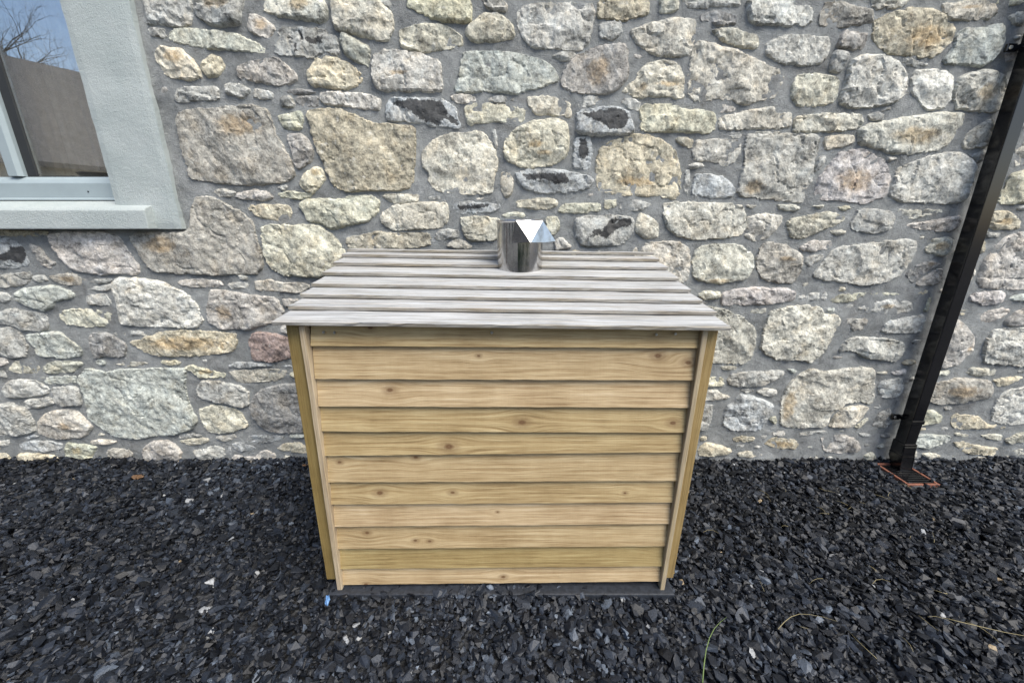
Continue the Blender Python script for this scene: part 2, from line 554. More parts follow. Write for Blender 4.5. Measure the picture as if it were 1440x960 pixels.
# ------------------------------------------------------------------ rubble stone wall
STONES = """g -1768,2575 -1536,2575 -1543,2488 -1563,2449 -1612,2437 -1713,2449 -1778,2449 -1777,2505
g -1512,2575 -1280,2575 -1301,2505 -1324,2443 -1457,2440 -1534,2482 -1531,2523|o -1423,2529,84,29
c -1190,2569 -915,2569 -890,2499 -910,2455 -995,2464 -1134,2485 -1205,2505|o -1020,2529,70,35
c -1274,2496 -1233,2488 -1150,2437 -1202,2382 -1295,2425|o -1220,2446,35,30
c -1668,2431 -1559,2434 -1348,2413 -1242,2367 -1205,2330 -1306,2333 -1592,2357 -1690,2385
g -1781,2437 -1694,2428 -1697,2388 -1776,2400
c -1767,2342 -1730,2357 -1637,2351 -1584,2298 -1558,2222 -1627,2209 -1741,2229 -1778,2311|o -1676,2311,65,31
t -1547,2298 -1497,2326 -1455,2317 -1436,2273 -1475,2229 -1535,2225 -1562,2267
p -1375,2279 -1314,2295 -1164,2311 -1080,2241 -1085,2209 -1186,2187 -1286,2206 -1386,2225
g -1143,2434 -1034,2440 -907,2428 -860,2397 -856,2317 -920,2333 -996,2308 -1191,2323 -1151,2385|k -1044,2425 -1022,2425 -1016,2373 -1031,2370|k -1070,2373 -1056,2373 -1057,2330 -1073,2330|k -1013,2388 -925,2403 -937,2370 -995,2364|k -1105,2400 -1070,2397 -1072,2385 -1107,2391
g -1711,2170 -1678,2183 -1491,2187 -1497,2124 -1726,2111
g -1452,2196 -1377,2200 -1327,2170 -1368,2134 -1462,2151
g -1311,2177 -1217,2161 -1222,2128 -1326,2134
d -1143,2174 -1076,2177 -988,2161 -1050,2151 -1147,2154
g -1183,2138 -1133,2144 -1111,2095 -1187,2095
d -1112,2139 -991,2141 -990,2095 -1085,2095
c -1220,2054 -1091,2078 -1082,2037 -1097,1993 -1182,1986
d -1792,2203 -1750,2209 -1735,2164 -1757,2138 -1786,2170
n -1728,2065 -1674,2082 -1335,2104 -1257,2078 -1237,1984 -1184,1860 -1164,1773 -1188,1745 -1278,1727 -1429,1720 -1602,1731 -1731,1748 -1736,1790 -1745,1894 -1743,1994|o -1412,2010,128,59
c -866,2575 -667,2564 -575,2493 -576,2434 -610,2376 -664,2382 -756,2400 -861,2428 -875,2482
g -646,2564 -533,2564 -544,2517 -580,2514 -649,2535
c -498,2564 -210,2564 -194,2505 -199,2461 -320,2458 -433,2490 -509,2514
c -147,2552 -48,2552 -16,2529 -23,2496 -84,2502 -140,2526
c -228,2434 -148,2493 -63,2496 1,2452 19,2397 -71,2376 -187,2376 -229,2409
c -559,2428 -435,2455 -335,2452 -251,2409 -238,2367 -312,2342 -458,2333 -551,2354
c -697,2311 -639,2345 -473,2330 -358,2298 -349,2177 -380,2164 -671,2167 -704,2209|o -567,2241,59,8
c -837,2419 -806,2409 -700,2351 -713,2267 -769,2289 -828,2317 -845,2379
u -652,2091 -621,2134 -486,2138 -351,2131 -293,2091 -263,1993 -358,2000 -585,2031 -650,2031|k -615,2118 -517,2131 -360,2118 -325,2064 -273,2024 -281,2007 -349,2037 -388,2007 -478,2037 -521,2071 -609,2105
c -321,2141 -283,2152 -216,2147 -171,2128 -217,2114 -277,2111
g -141,2134 -81,2144 17,2138 17,2121 -74,2114
c -244,2095 -187,2111 -96,2111 70,2088 63,2020 -52,2024 -197,2020 -220,2007 -238,2044
c 27,2507 85,2532 237,2538 394,2535 403,2490 390,2426 380,2362 332,2338 140,2350 87,2356 35,2412 21,2470
b -245,2332 -210,2338 -35,2338 88,2317 183,2287 234,2242 232,2211 179,2186 90,2170 29,2152 -108,2161 -251,2155 -294,2167 -274,2217
t -1028,2248 -981,2302 -929,2317 -844,2302 -788,2269 -747,2220 -787,2186 -842,2173 -931,2180 -1008,2189 -1035,2223
c -981,2152 -951,2164 -843,2161 -737,2152 -671,2129 -683,2078 -762,2085 -869,2098 -977,2107
c 79,2142 144,2148 270,2129 300,2114 307,2043 255,2049 116,2062 79,2114
t -1065,2075 -906,2091 -714,2020 -532,2007 -504,1987 -509,1924 -535,1724 -567,1695 -856,1688 -928,1691 -967,1713 -1000,1808 -1039,1927
c -52,1910 -37,1944 29,2000 110,2033 219,2043 286,2020 299,1961 298,1894 281,1853 226,1822 94,1797 38,1811 -30,1839|o 119,1917,52,20|o 168,1877,44,17
c -476,1882 -410,1945 -332,1973 -155,1981 -110,1938 -80,1861 -80,1796 -96,1767 -98,1686 -138,1675 -234,1671 -409,1686 -447,1723 -451,1789 -481,1811
g -109,1987 -82,1987 -71,1903 -87,1896
c -718,1675 -486,1671 -517,1633 -655,1625
c -733,1564 -647,1618 -477,1633 -356,1629 -346,1587 -361,1525 -404,1494 -667,1486 -729,1525
g -475,1663 -362,1667 -275,1648 -332,1637 -460,1648
u -328,1625 -283,1635 -74,1633 -62,1603 -99,1580 -286,1572 -317,1591|k -300,1618 -131,1625 -123,1606 -293,1591
c -259,1652 -130,1659 -179,1641
c -291,1549 -221,1560 -67,1556 -68,1430 -242,1430 -281,1478
c -935,1446 -783,1478 -602,1474 -454,1470 -459,1398 -929,1358
g -439,1446 -412,1486 -338,1498 -289,1478 -299,1446 -424,1430
c -376,1398 -324,1438 -266,1430 -226,1398 -260,1378
c -65,1723 -57,1789 -17,1789 6,1752 -2,1678 -34,1652 -58,1686
c -50,1572 -2,1583 71,1580 72,1553 -59,1553
t 409,2499 419,2564 645,2564 662,2529 659,2488 562,2464 425,2473
c 711,2564 792,2564 805,2517 786,2496 716,2488
g 420,2440 448,2461 533,2464 544,2416 504,2379 423,2391
c 572,2422 656,2452 781,2479 893,2473 904,2391 882,2314 772,2311 667,2336 605,2379
d 916,2488 984,2505 1088,2482 1092,2452 1001,2443 912,2464
g 187,2317 259,2339 325,2333 305,2305 254,2295
p 248,2235 304,2311 404,2354 548,2373 572,2342 589,2235 549,2177 491,2151 371,2154 274,2164 246,2196|o 433,2248,66,70
c 620,2216 658,2279 765,2308 850,2273 871,2222 879,2131 793,2134 642,2134 558,2157 557,2170|o 660,2183,26,22|o 785,2196,66,14
g 331,2134 409,2144 493,2121 434,2101 337,2091
g 534,2124 613,2131 663,2111 649,2068 602,2085
u 334,2078 525,2098 595,2078 641,1983 612,1966 420,1962 331,1976|k 353,2064 526,2088 580,2078 606,2037 579,1990 503,1983 455,2017 393,2037
c 660,2105 841,2108 874,2085 1019,2078 1056,2058 1062,1990 1019,1969 918,1976 772,1976 672,1983 659,2044
g 814,2563 1095,2563 1108,2526 986,2518 834,2509
c 973,2426 1017,2432 1085,2435 1121,2426 1212,2403 1224,2353 1152,2350 1098,2359 1024,2383
c 888,2338 920,2383 974,2374 1119,2338 1249,2293 1345,2254 1376,2226 1362,2170 1334,2129 1264,2120 1195,2101 1119,2123 1010,2123 958,2110 908,2133 885,2202
c 1033,2091 1063,2107 1104,2104 1161,2085 1138,2072 1055,2065
c 1062,2046 1182,2072 1288,2085 1340,2101 1365,2065 1444,2069 1453,2007 1398,1990 1214,1990 1074,1990
c 1466,2051 1578,2061 1797,2064 1823,2037 1822,1997 1703,1983 1467,1976
c 1134,2558 1354,2552 1366,2526 1453,2517 1459,2458 1434,2443 1320,2440 1159,2455 1140,2505
n 1491,2505 1511,2540 1581,2546 1657,2523 1747,2505 1763,2458 1678,2443 1630,2431 1491,2443
c 1717,2564 1928,2564 1885,2520 1766,2511 1735,2523
w 1253,2373 1327,2403 1412,2409 1500,2403 1566,2397 1575,2330 1542,2283 1441,2276 1321,2286 1262,2330
p 1617,2428 1746,2413 1736,2342 1606,2354 1611,2391
g 1594,2342 1673,2333 1654,2245 1589,2257
c 1415,2170 1423,2222 1477,2245 1581,2241 1652,2222 1658,2170 1655,2118 1570,2095 1471,2098 1422,2138
w 1685,2298 1745,2320 1855,2320 1931,2286 1984,2216 1999,2151 1958,2111 1843,2091 1753,2088 1678,2118 1688,2196
g 1837,2058 1879,2068 1919,2061 1920,2031 1875,2027
g 1893,2074 1924,2097 1967,2091 1937,2078
t 1764,2397 1762,2467 1842,2501 1939,2518 2036,2512 2096,2484 2170,2426 2170,2383 2132,2338 2099,2311 2037,2308 1892,2323 1816,2344|o 2027,2397,131,64
g 1895,2311 1966,2308 2090,2284 2081,2278 2020,2269 1929,2290
w 2006,2232 2024,2257 2068,2263 2176,2257 2220,2232 2250,2139 2230,2091 2142,2082 2091,2107 2037,2155
c 1812,1994 1869,2017 2042,2049 2219,2069 2335,2069 2342,2027 2318,1987 2308,1927 2239,1887 2095,1870 2001,1873 1939,1894 1879,1910 1818,1927|o 2105,1961,147,50
c 2249,2186 2247,2223 2320,2251 2406,2257 2479,2232 2509,2170 2520,2091 2491,2069 2400,2069 2286,2085 2254,2139|o 2399,2155,71,44
c 2411,2484 2471,2507 2553,2470 2546,2444 2460,2444 2429,2461
c 2446,2323 2480,2344 2514,2308 2473,2287
c 2314,2563 2500,2563 2513,2529 2343,2529
c 2367,1917 2370,1964 2406,2000 2475,2043 2518,1994 2509,1917 2484,1904 2394,1894
g 2416,1873 2497,1897 2523,1846 2477,1825
c 2662,1846 2645,1921 2770,1961 2818,1839 2687,1808
c 2669,1713 2670,1773 2824,1825 2897,1637 2664,1619 2656,1684
t 2644,1556 2663,1590 2742,1586 2819,1538 2836,1493 2680,1489|o 2736,1530,54,22
g 2644,1478 2735,1466 2734,1447 2654,1451
c 2062,2533 2128,2537 2180,2547 2277,2547 2336,2526 2352,2498 2321,2473 2261,2471 2136,2461 2098,2488|o 2212,2516,51,10
b 2188,2408 2213,2437 2317,2434 2364,2448 2390,2448 2416,2386 2415,2331 2384,2293 2348,2271 2213,2280 2148,2290 2182,2346 2179,2383
w 2058,1802 2140,1839 2231,1869 2312,1884 2379,1881 2442,1851 2475,1814 2489,1752 2483,1651 2449,1632 2355,1625 2134,1632 2058,1670 2064,1734
c 2121,1593 2227,1596 2349,1599 2381,1586 2318,1567 2241,1547 2156,1554
c 2175,1514 2315,1534 2393,1550 2484,1567 2492,1500 2457,1480 2345,1480 2242,1497
c 1225,1966 1295,1980 1450,1973 1614,1963 1615,1889 1608,1818 1623,1752 1596,1693 1594,1629 1438,1641 1241,1663 1222,1686 1228,1767 1237,1854 1221,1924|o 1306,1708,63,44
c 1646,1959 1790,1966 1809,1938 1743,1907 1653,1893 1644,1917
g 1630,1861 1672,1864 1649,1811 1624,1782 1620,1818
c 1734,1882 1853,1903 1977,1847 2038,1767 2043,1663 1926,1622 1760,1641 1663,1644 1633,1671 1653,1760 1705,1839|o 1846,1745,118,74
g 1983,1854 2027,1864 2047,1847 2012,1832
c 1281,1622 1345,1622 1340,1605 1292,1605
c 1451,1618 1547,1622 1588,1599 1538,1587 1464,1595
c 1629,1616 1724,1622 1705,1601
c 1776,1606 1862,1618 1875,1599 1822,1587
c 1300,1556 1370,1576 1494,1564 1498,1525 1443,1446 1357,1422 1302,1454 1311,1494
c 1531,1541 1663,1572 1757,1587 1845,1556 1837,1525 1731,1486 1627,1438 1567,1446 1533,1494
g 1901,1595 1981,1599 2091,1580 2120,1549 2115,1494 2016,1466 1896,1486 1871,1517 1894,1556
c 1623,1398 1695,1426 1794,1430 1812,1406 1774,1374 1641,1370
w 1723,1235 1774,1315 1808,1377 1874,1401 2028,1420 2221,1439 2279,1420 2283,1366 2283,1338 2258,1275 2223,1226 2151,1190 2032,1177 1903,1198 1799,1206
g 1652,1338 1776,1358 1771,1330 1701,1283 1667,1307
c 828,1626 889,1634 1083,1630 1239,1623 1272,1612 1295,1564 1306,1500 1277,1462 1209,1443 1032,1432 930,1455 867,1493 836,1556
u 11,1780 76,1797 189,1801 303,1790 418,1766 442,1745 421,1706 307,1684 173,1677 77,1695 30,1738|k 46,1773 170,1780 284,1773 320,1734 248,1720 171,1748 95,1741
c 15,1641 116,1648 224,1652 251,1637 252,1612 194,1597 39,1601
c 679,1393 787,1420 930,1428 997,1397 1021,1307 1021,1218 984,1186 738,1186
c 187,1556 254,1564 264,1493 233,1462 198,1462
c 242,1432 282,1443 343,1393 244,1377
u 329,1952 409,1959 424,1903 419,1796 324,1807 328,1882|k 352,1945 387,1949 411,1868 385,1847 349,1861
t 456,1896 519,1938 609,1963 685,1971 789,1942 864,1889 902,1803 920,1693 894,1644 796,1663 603,1663 473,1686 446,1745 448,1839|o 660,1738,119,29
c 842,1945 918,1956 955,1935 948,1900 892,1914
c 950,1889 973,1945 1174,1945 1204,1924 1209,1875 1178,1825 1133,1811 1091,1832 964,1843
c 936,1818 997,1832 1031,1814 962,1800
g 928,1693 931,1796 954,1796 959,1675
u 974,1708 989,1774 1060,1774 1149,1760 1216,1693 1205,1663 1110,1652 979,1671
g 1116,1966 1160,1980 1216,1966 1196,1949 1142,1952
c 260,1610 300,1625 485,1629 492,1591 399,1576 253,1580
c 500,1641 572,1652 575,1610 512,1591
g 597,1641 669,1648 784,1622 675,1583 577,1583
g 348,1549 416,1564 538,1568 677,1556 683,1486 625,1398 392,1398 352,1462|k 407,1434 461,1494 494,1486 547,1549 661,1549 665,1510 592,1494 522,1438 480,1462
c 687,1541 699,1583 749,1564 815,1525 819,1446 737,1438 692,1478
c 1023,1326 1050,1398 1128,1411 1288,1408 1349,1366 1377,1340 1384,1280 1355,1213 1216,1186 1119,1199 1048,1220|o 1193,1206,81,17
c 1395,1333 1401,1405 1444,1424 1533,1411 1621,1372 1650,1346 1661,1247 1626,1189 1529,1196 1450,1213 1404,1260|o 1549,1333,60,16
c 1088,1124 1127,1145 1217,1138 1222,1103 1120,1096
c 1225,1131 1303,1158 1397,1169 1633,1155 1660,1124 1653,1089 1486,1061 1236,1057
g 1672,1117 1747,1134 1849,1138 1865,1099 1689,1082
c 1404,1033 1509,1047 1501,1015 1418,1011
c 1864,1103 1961,1132 2074,1140 2067,1120 1995,1078 1892,1074
c 1512,835 1516,975 1535,1027 1627,1048 1736,1065 1827,1048 1850,1005 1929,1005 1961,962 1936,888 1907,776 1838,698 1803,717 1638,717 1557,753 1510,799
c 1168,1048 1254,1035 1379,988 1418,954 1464,910 1480,799 1460,717 1417,689 1241,703 1153,708 1106,1048
c 1731,271 1705,446 1730,543 1780,624 1859,661 1951,642 2055,666 2237,671 2289,495 2289,426 2200,441 2113,431 2048,362 2022,260 1835,255|o 1764,421,45,125
c 2049,260 2071,342 2123,406 2206,416 2282,402 2245,321 2178,260
p 2012,183 2100,204 2178,204 2261,167 2302,99 2271,72 2132,67 2058,83
c 1288,681 1397,677 1393,657 1298,657
g 1346,591 1367,638 1519,646 1687,650 1692,622 1621,575 1568,543 1435,539 1358,559
b 1692,661 1773,653 1756,634
c 1167,602 1321,606 1330,547 1176,539
c 1180,511 1290,519 1332,487 1387,470 1352,454 1189,446
c 1536,511 1599,535 1668,519 1667,487 1594,479
u 1357,330 1368,405 1415,438 1443,491 1520,479 1599,454 1667,413 1667,372 1639,321 1609,236 1425,236 1357,279
g 1194,413 1282,425 1282,321 1264,236 1203,236
c 1653,330 1696,338 1706,288 1683,288
c 1660,211 1739,236 1853,241 1845,206 1756,193
g 1866,215 2022,239 2056,226 1878,196
t 1650,141 1711,185 1844,176 1890,141 1868,97 1744,97|o 1767,137,85,26
t 1443,176 1508,198 1595,185 1570,154 1462,154
t 1223,88 1270,141 1381,123 1457,88 1439,52 1245,43
c 1491,70 1558,88 1672,61 1599,34 1504,39
c 2340,1393 2354,1442 2467,1445 2490,1421 2470,1347 2412,1347 2340,1372|o 2425,1400,43,28
t 2648,1358 2640,1421 2673,1421 2682,1365
d 2274,1250 2325,1301 2408,1315 2465,1297 2382,1257 2328,1191 2283,1221|o 2412,1301,43,15
p 2339,1180 2389,1236 2470,1279 2487,1228 2473,1177
c 2092,1136 2293,1136 2296,1124 2111,1119
t 2309,1132 2369,1154 2461,1147 2459,1128 2350,1119
g 2041,1041 2122,1079 2207,1094 2354,1079 2378,1026 2262,1006 2154,1014|o 2211,1056,60,16
c 1980,983 2117,983 2121,940 2099,904 2045,908
g 2218,893 2231,956 2358,991 2445,1002 2465,964 2456,893
c 2438,1026 2450,1109 2469,1109 2464,1026
c 2629,1243 2639,1279 2661,1257 2659,1199 2639,1191
c 2681,1109 2701,1139 2862,1147 2888,1117 2875,1072 2781,1060 2689,1087
b 2906,1109 3030,1136 3052,1079 2928,1090
c 2751,971 2776,1010 2890,1049 2959,1026 2920,987 2856,956 2764,956
p 2942,948 2974,1006 3048,1049 3087,948 2994,931
t 2634,1026 2692,1033 2719,1022 2687,1002 2633,1006
p 2688,1214 2695,1323 2730,1405 2779,1455 2935,1493 3067,1153 2798,1157 2721,1165
c 1993,776 2033,844 2070,866 2233,861 2387,830 2386,776 2358,708 2303,717 2178,731 2093,776
p 2633,984 2680,967 2787,866 2813,776 2768,731 2753,698 2709,671 2600,671 2596,888|o 2770,790,21,22
w 2886,740 2864,853 2893,914 3153,932 3256,671 3052,689 2918,698
w 3086,311 3066,456 3115,519 3318,567 3425,296 3227,276 3145,286
c 2357,641 2440,658 2440,629 2370,624
g 2302,526 2312,578 2424,603 2450,569 2445,473 2343,464
c 2612,637 2710,654 2734,629 2660,610
c 2827,633 2848,667 3000,658 3005,624 2898,612
n 2618,491 2641,569 2775,599 2977,590 3021,534 3014,464 2877,438 2737,420 2650,438|o 2826,517,120,48
t 3010,586 3058,607 3194,607 3116,560 3042,543
g 2326,284 2334,348 2417,402 2453,330 2433,257 2344,247
c 2218,257 2281,330 2303,325 2244,249
c 2574,366 2699,384 2763,339 2761,293 2637,266 2598,284
t 2855,257 2823,330 2848,353 2992,339 3077,284 3155,275 3107,247 2982,247 2908,247
b 2618,191 2670,210 2875,196 2864,154 2739,96 2649,116
c 2885,215 2988,205 2987,185 2909,194
c 3048,201 3120,210 3207,201 3212,163 3135,168
c 3225,172 3357,243 3391,154 3252,144
t 2892,144 2972,154 3103,116 3207,106 3201,53 3003,63
c 2598,58 2674,87 2690,34 2616,24
c 2717,58 2770,77 2867,38 2779,19
g 2252,219 2335,219 2343,189 2276,189
c 2321,48 2390,77 2439,19 2342,-1
c 3243,77 3408,111 3428,58 3280,46
t -2882,1488 -2596,1481 -2606,1453 -2894,1456
c -2594,1467 -2486,1478 -2266,1474 -2200,1446 -2174,1380 -2131,1292 -2145,1239 -2258,1247 -2382,1239 -2518,1265 -2576,1344 -2594,1402
u -2898,1446 -2824,1446 -2766,1402 -2752,1314 -2778,1284 -2842,1277 -2962,1281|k -2855,1373 -2825,1402 -2758,1402 -2751,1358 -2795,1299 -2855,1322 -2911,1314 -2922,1344
p -2727,1417 -2663,1395 -2634,1329 -2603,1307 -2650,1269 -2679,1284 -2711,1344
n -2682,1231 -2601,1247 -2523,1250 -2455,1201 -2508,1178 -2593,1178 -2647,1201|o -2565,1216,68,22
g -2770,1231 -2695,1239 -2678,1201 -2734,1193 -2766,1212
g -2978,1239 -2853,1247 -2772,1258 -2772,1216 -2824,1178 -2913,1166 -3004,1170
b -2910,1132 -2845,1163 -2662,1178 -2560,1139 -2562,1108 -2679,1085 -2705,1053 -2763,1021 -2820,1037 -2904,1085
g -2454,1205 -2311,1220 -2326,1197 -2429,1187
g -2502,1151 -2385,1178 -2322,1186 -2341,1146
g -2497,1116 -2375,1135 -2351,1061 -2484,1061
c -2684,1021 -2567,1045 -2399,1029 -2333,1013 -2351,981 -2436,932 -2542,924 -2671,944 -2690,981
g -3064,1013 -2967,1041 -2854,1029 -2766,1013 -2759,965 -2788,903 -2938,907 -2997,940 -3086,956
g -2417,891 -2299,911 -2110,907 -2148,882 -2231,870 -2381,877
g -3019,1132 -2955,1135 -2930,1100 -2985,1077 -3040,1077
n -1758,1604 -1726,1659 -1635,1666 -1578,1630 -1480,1575 -1438,1530 -1435,1443 -1418,1346 -1429,1287 -1473,1243 -1547,1243 -1670,1235 -1912,1247 -2051,1259 -2099,1307 -2117,1385 -2148,1447 -2105,1474 -1824,1474 -1785,1508|o -1973,1405,111,54
c -1402,1493 -1367,1515 -1217,1515 -1073,1512 -1008,1462 -964,1405 -947,1354 -1014,1267 -1094,1222 -1223,1230 -1323,1239 -1386,1275 -1407,1338 -1407,1424
c -1168,1626 -1139,1641 -1060,1652 -926,1648 -904,1666 -769,1670 -722,1641 -740,1575 -803,1530 -924,1508 -1005,1489 -1052,1519 -1129,1530 -1149,1575
w -2318,1194 -2285,1222 -2142,1222 -2039,1198 -1892,1128 -1847,1035 -1833,967 -1898,923 -2033,928 -2201,932 -2333,945 -2320,1061 -2323,1136
b -2935,879 -2829,892 -2719,901 -2672,853 -2630,808 -2626,767 -2654,735 -2775,735 -2902,744 -2904,812
g -3120,910 -3005,932 -2963,910 -2947,799 -2976,744 -3059,731 -3176,763
d -2556,866 -2517,897 -2426,888 -2338,821 -2370,740 -2469,744 -2560,731 -2564,799
t -2322,835 -2219,866 -2103,901 -1952,910 -1785,901 -1660,888 -1669,821 -1719,767 -1861,749 -2080,740 -2206,753 -2280,799|o -1972,830,257,54
p -2451,83 -2406,130 -2347,157 -2263,162 -2216,125 -2190,61 -2214,18 -2287,-9 -2387,-9 -2453,7
b -2710,600 -2636,666 -2501,638 -2428,661 -2274,666 -2099,666 -2022,657 -2050,543 -2049,470 -2046,372 -2032,296 -2076,245 -2191,209 -2332,198 -2454,172 -2589,188 -2661,255 -2728,332 -2701,446 -2705,519
t -1462,1610 -1403,1622 -1227,1618 -1211,1587 -1223,1541 -1306,1533 -1401,1549
g -1652,1701 -1571,1704 -1503,1686 -1525,1659 -1604,1663
p -1497,1678 -1405,1697 -1327,1686 -1301,1656 -1352,1641 -1510,1652
c -1281,1678 -1239,1689 -1104,1682 -1082,1671 -1157,1648 -1269,1652
g -1277,1719 -1218,1719 -1238,1693 -1269,1701
p -1169,1966 -1114,1973 -1072,1945 -1048,1896 -1063,1847 -1108,1811 -1149,1800 -1166,1818 -1166,1889 -1180,1945
c -1153,1723 -1122,1774 -1053,1814 -1015,1803 -1002,1752 -1034,1723 -1080,1678 -1126,1693|o -1049,1782,31,21
p -1944,1199 -1865,1216 -1690,1206 -1676,1175 -1761,1165 -1917,1172
g -1660,1186 -1610,1199 -1536,1193 -1549,1162 -1646,1158
c -1501,1199 -1410,1210 -1338,1193 -1202,1193 -1171,1172 -1238,1134 -1347,1141 -1497,1148
c -1582,1233 -1547,1240 -1523,1223 -1540,1210 -1573,1213
p -1765,1145 -1715,1155 -1583,1131 -1387,1110 -1361,1061 -1354,1018 -1406,961 -1532,925 -1585,910 -1682,917 -1740,910 -1815,954 -1808,1018|o -1703,1018,62,50
p -1351,1096 -1244,1096 -1328,1047 -1353,1068
c -1392,917 -1366,946 -1325,939 -1335,881 -1389,895
r -1589,851 -1551,899 -1447,888 -1331,859 -1344,738 -1435,711 -1594,715
u -1761,677 -1682,708 -1553,700 -1467,696 -1477,681 -1677,664
u -1416,677 -1366,692 -1347,673
c -2173,715 -2037,711 -2057,688 -2137,687
c -2038,661 -1991,688 -1854,653 -1778,630 -1790,610 -1894,602 -1953,602 -1987,646|o -1899,646,58,19
c -1769,642 -1693,653 -1458,661 -1387,653 -1408,614 -1487,579 -1681,567 -1730,579 -1751,622
g -1987,519 -1942,587 -1841,579 -1714,551 -1655,511 -1674,413 -1728,405 -1858,434 -1976,470
c -2005,380 -1937,413 -1803,409 -1743,372 -1705,296 -1719,262 -1810,228 -1919,219 -1979,228 -2000,305
d -1672,405 -1641,470 -1571,527 -1439,559 -1327,567 -1351,219 -1459,215 -1572,228 -1621,254 -1666,338
c -1382,638 -1329,650 -1331,591 -1378,614
g -2186,198 -1996,219 -1975,211 -2081,185 -2183,176
c -2192,157 -2083,174 -1973,183 -1970,165 -2023,137 -2125,128
g -1948,193 -1798,211 -1806,172 -1886,158
u -1734,185 -1693,198 -1494,193 -1514,163 -1658,141 -1744,154
u -1884,132 -1779,154 -1709,115 -1674,97 -1794,79 -1871,84
t -1557,97 -1503,137 -1335,172 -1336,61 -1482,79
c -2115,88 -2022,106 -1938,132 -1897,106 -1901,52 -1965,12 -2059,12 -2114,43
c -1875,25 -1838,52 -1724,34 -1635,92 -1571,61 -1569,-20 -1697,-29 -1793,3
c -2253,-43 -2128,-15 -2058,-20 -2079,-43 -2217,-56
t -1480,-6 -1357,25 -1348,-15
c -3121,661 -3055,718 -2967,713 -2911,687 -2939,630 -3023,626 -3107,644
c -2909,670 -2827,718 -2674,713 -2647,696 -2732,635 -2906,630
b -2965,604 -2709,617 -2737,568 -2856,559 -2954,564
g -3200,528 -3157,577 -3067,595 -2971,586 -2904,528 -2938,492 -3019,473 -3182,464 -3202,501
g -2897,537 -2736,546 -2736,414 -2890,409 -2905,464
g -3095,450 -2929,469 -2905,427 -3030,395 -3102,395
g -3292,418 -3184,437 -3100,390 -3085,287 -3097,229 -3194,200 -3374,205
c -3065,296 -3001,358 -2891,381 -2830,386 -2787,362 -2714,267 -2755,219 -2811,180 -3005,170 -3083,219|o -2884,272,60,33
c -2468,692 -2266,713 -2246,696 -2325,677
c -2187,705 -2087,713 -2093,690
c -2782,161 -2692,170 -2575,156 -2652,129 -2763,139
u -3250,131 -3182,161 -3036,156 -2966,131 -2988,91 -3105,81 -3240,96
t -3283,51 -3249,71 -3086,61 -2991,31 -3048,-10 -3137,-35 -3280,11
c -2969,81 -2935,146 -2860,136 -2733,121 -2800,21 -2962,36|o -2874,91,52,30
n -2696,71 -2661,101 -2547,101 -2514,61 -2541,31 -2683,26
c -2981,-20 -2925,16 -2723,11 -2742,-51 -2894,-82 -2984,-56
c -2697,-51 -2635,-20 -2517,-10 -2386,-51 -2537,-82
g -3342,-61 -3283,-45 -3235,-61 -3271,-87
t -3429,61 -3346,71 -3342,11 -3464,-30
g -3391,161 -3300,170 -3297,131 -3408,116
u -3189,190 -3111,214 -3094,190 -3169,173
g -3204,648 -3128,652 -3107,622 -3138,604 -3222,601
p -3174,726 -3107,731 -3101,705 -3133,683 -3191,683"""
TINT = dict(c=(0.465, 0.45, 0.385), w=(0.50, 0.495, 0.45), g=(0.385, 0.386, 0.36), t=(0.45, 0.412, 0.315), p=(0.40, 0.382, 0.35),
            r=(0.28, 0.22, 0.20), b=(0.395, 0.415, 0.38), d=(0.27, 0.268, 0.256), n=(0.355, 0.34, 0.30), u=(0.355, 0.372, 0.372))


def inside(P, poly):
    x, z = P[:, 0], P[:, 1]
    r = np.zeros(len(P), bool)
    n = len(poly)
    for i in range(n):
        x1, z1 = poly[i]
        x2, z2 = poly[(i + 1) % n]
        if z1 == z2:
            continue
        c = ((z1 > z) != (z2 > z)) & (x < (x2 - x1) * (z - z1) / (z2 - z1) + x1)
        r ^= c
    return r


def edist(P, poly):
    A = np.asarray(poly)
    B = np.roll(A, -1, 0)
    best = np.full(len(P), 9.0)
    for a, b in zip(A, B):
        ab = b - a
        t = np.clip(((P - a) @ ab) / max(ab @ ab, 1e-12), 0, 1)
        best = np.minimum(best, np.hypot(*(P - a - t[:, None] * ab).T))
    return best


def outline(poly, step, seed, rough=0.0042):
    A = np.asarray(poly, float)
    B = np.roll(A, -1, 0)
    A = np.stack([A * 0.88 + B * 0.12, A * 0.12 + B * 0.88], 1).reshape(-1, 2)
    B = np.roll(A, -1, 0)
    L = np.hypot(*(B - A).T)
    cum = np.concatenate([[0], np.cumsum(L)])
    n = max(10, int(cum[-1] / step))
    s = np.linspace(0, cum[-1], n, endpoint=False)
    AA = np.vstack([A, A[:1]])
    O = np.stack([np.interp(s, cum, AA[:, 0]), np.interp(s, cum, AA[:, 1])], 1)
    T = np.roll(O, -1, 0) - np.roll(O, 1, 0)
    T /= np.maximum(np.hypot(T[:, 0], T[:, 1])[:, None], 1e-9)
    sg = 1 if (O[:, 0] * np.roll(O[:, 1], -1) - np.roll(O[:, 0], -1) * O[:, 1]).sum() > 0 else -1
    O = O + 0.0072 * sg * np.stack([T[:, 1], -T[:, 0]], 1)
    q = np.stack([O[:, 0] * 38 + seed, O[:, 1] * 38, np.full(n, seed * 1.7)], 1)
    O = O + rough * np.stack([fbm(q, 3), fbm(q + 50, 3)], 1)
    return O


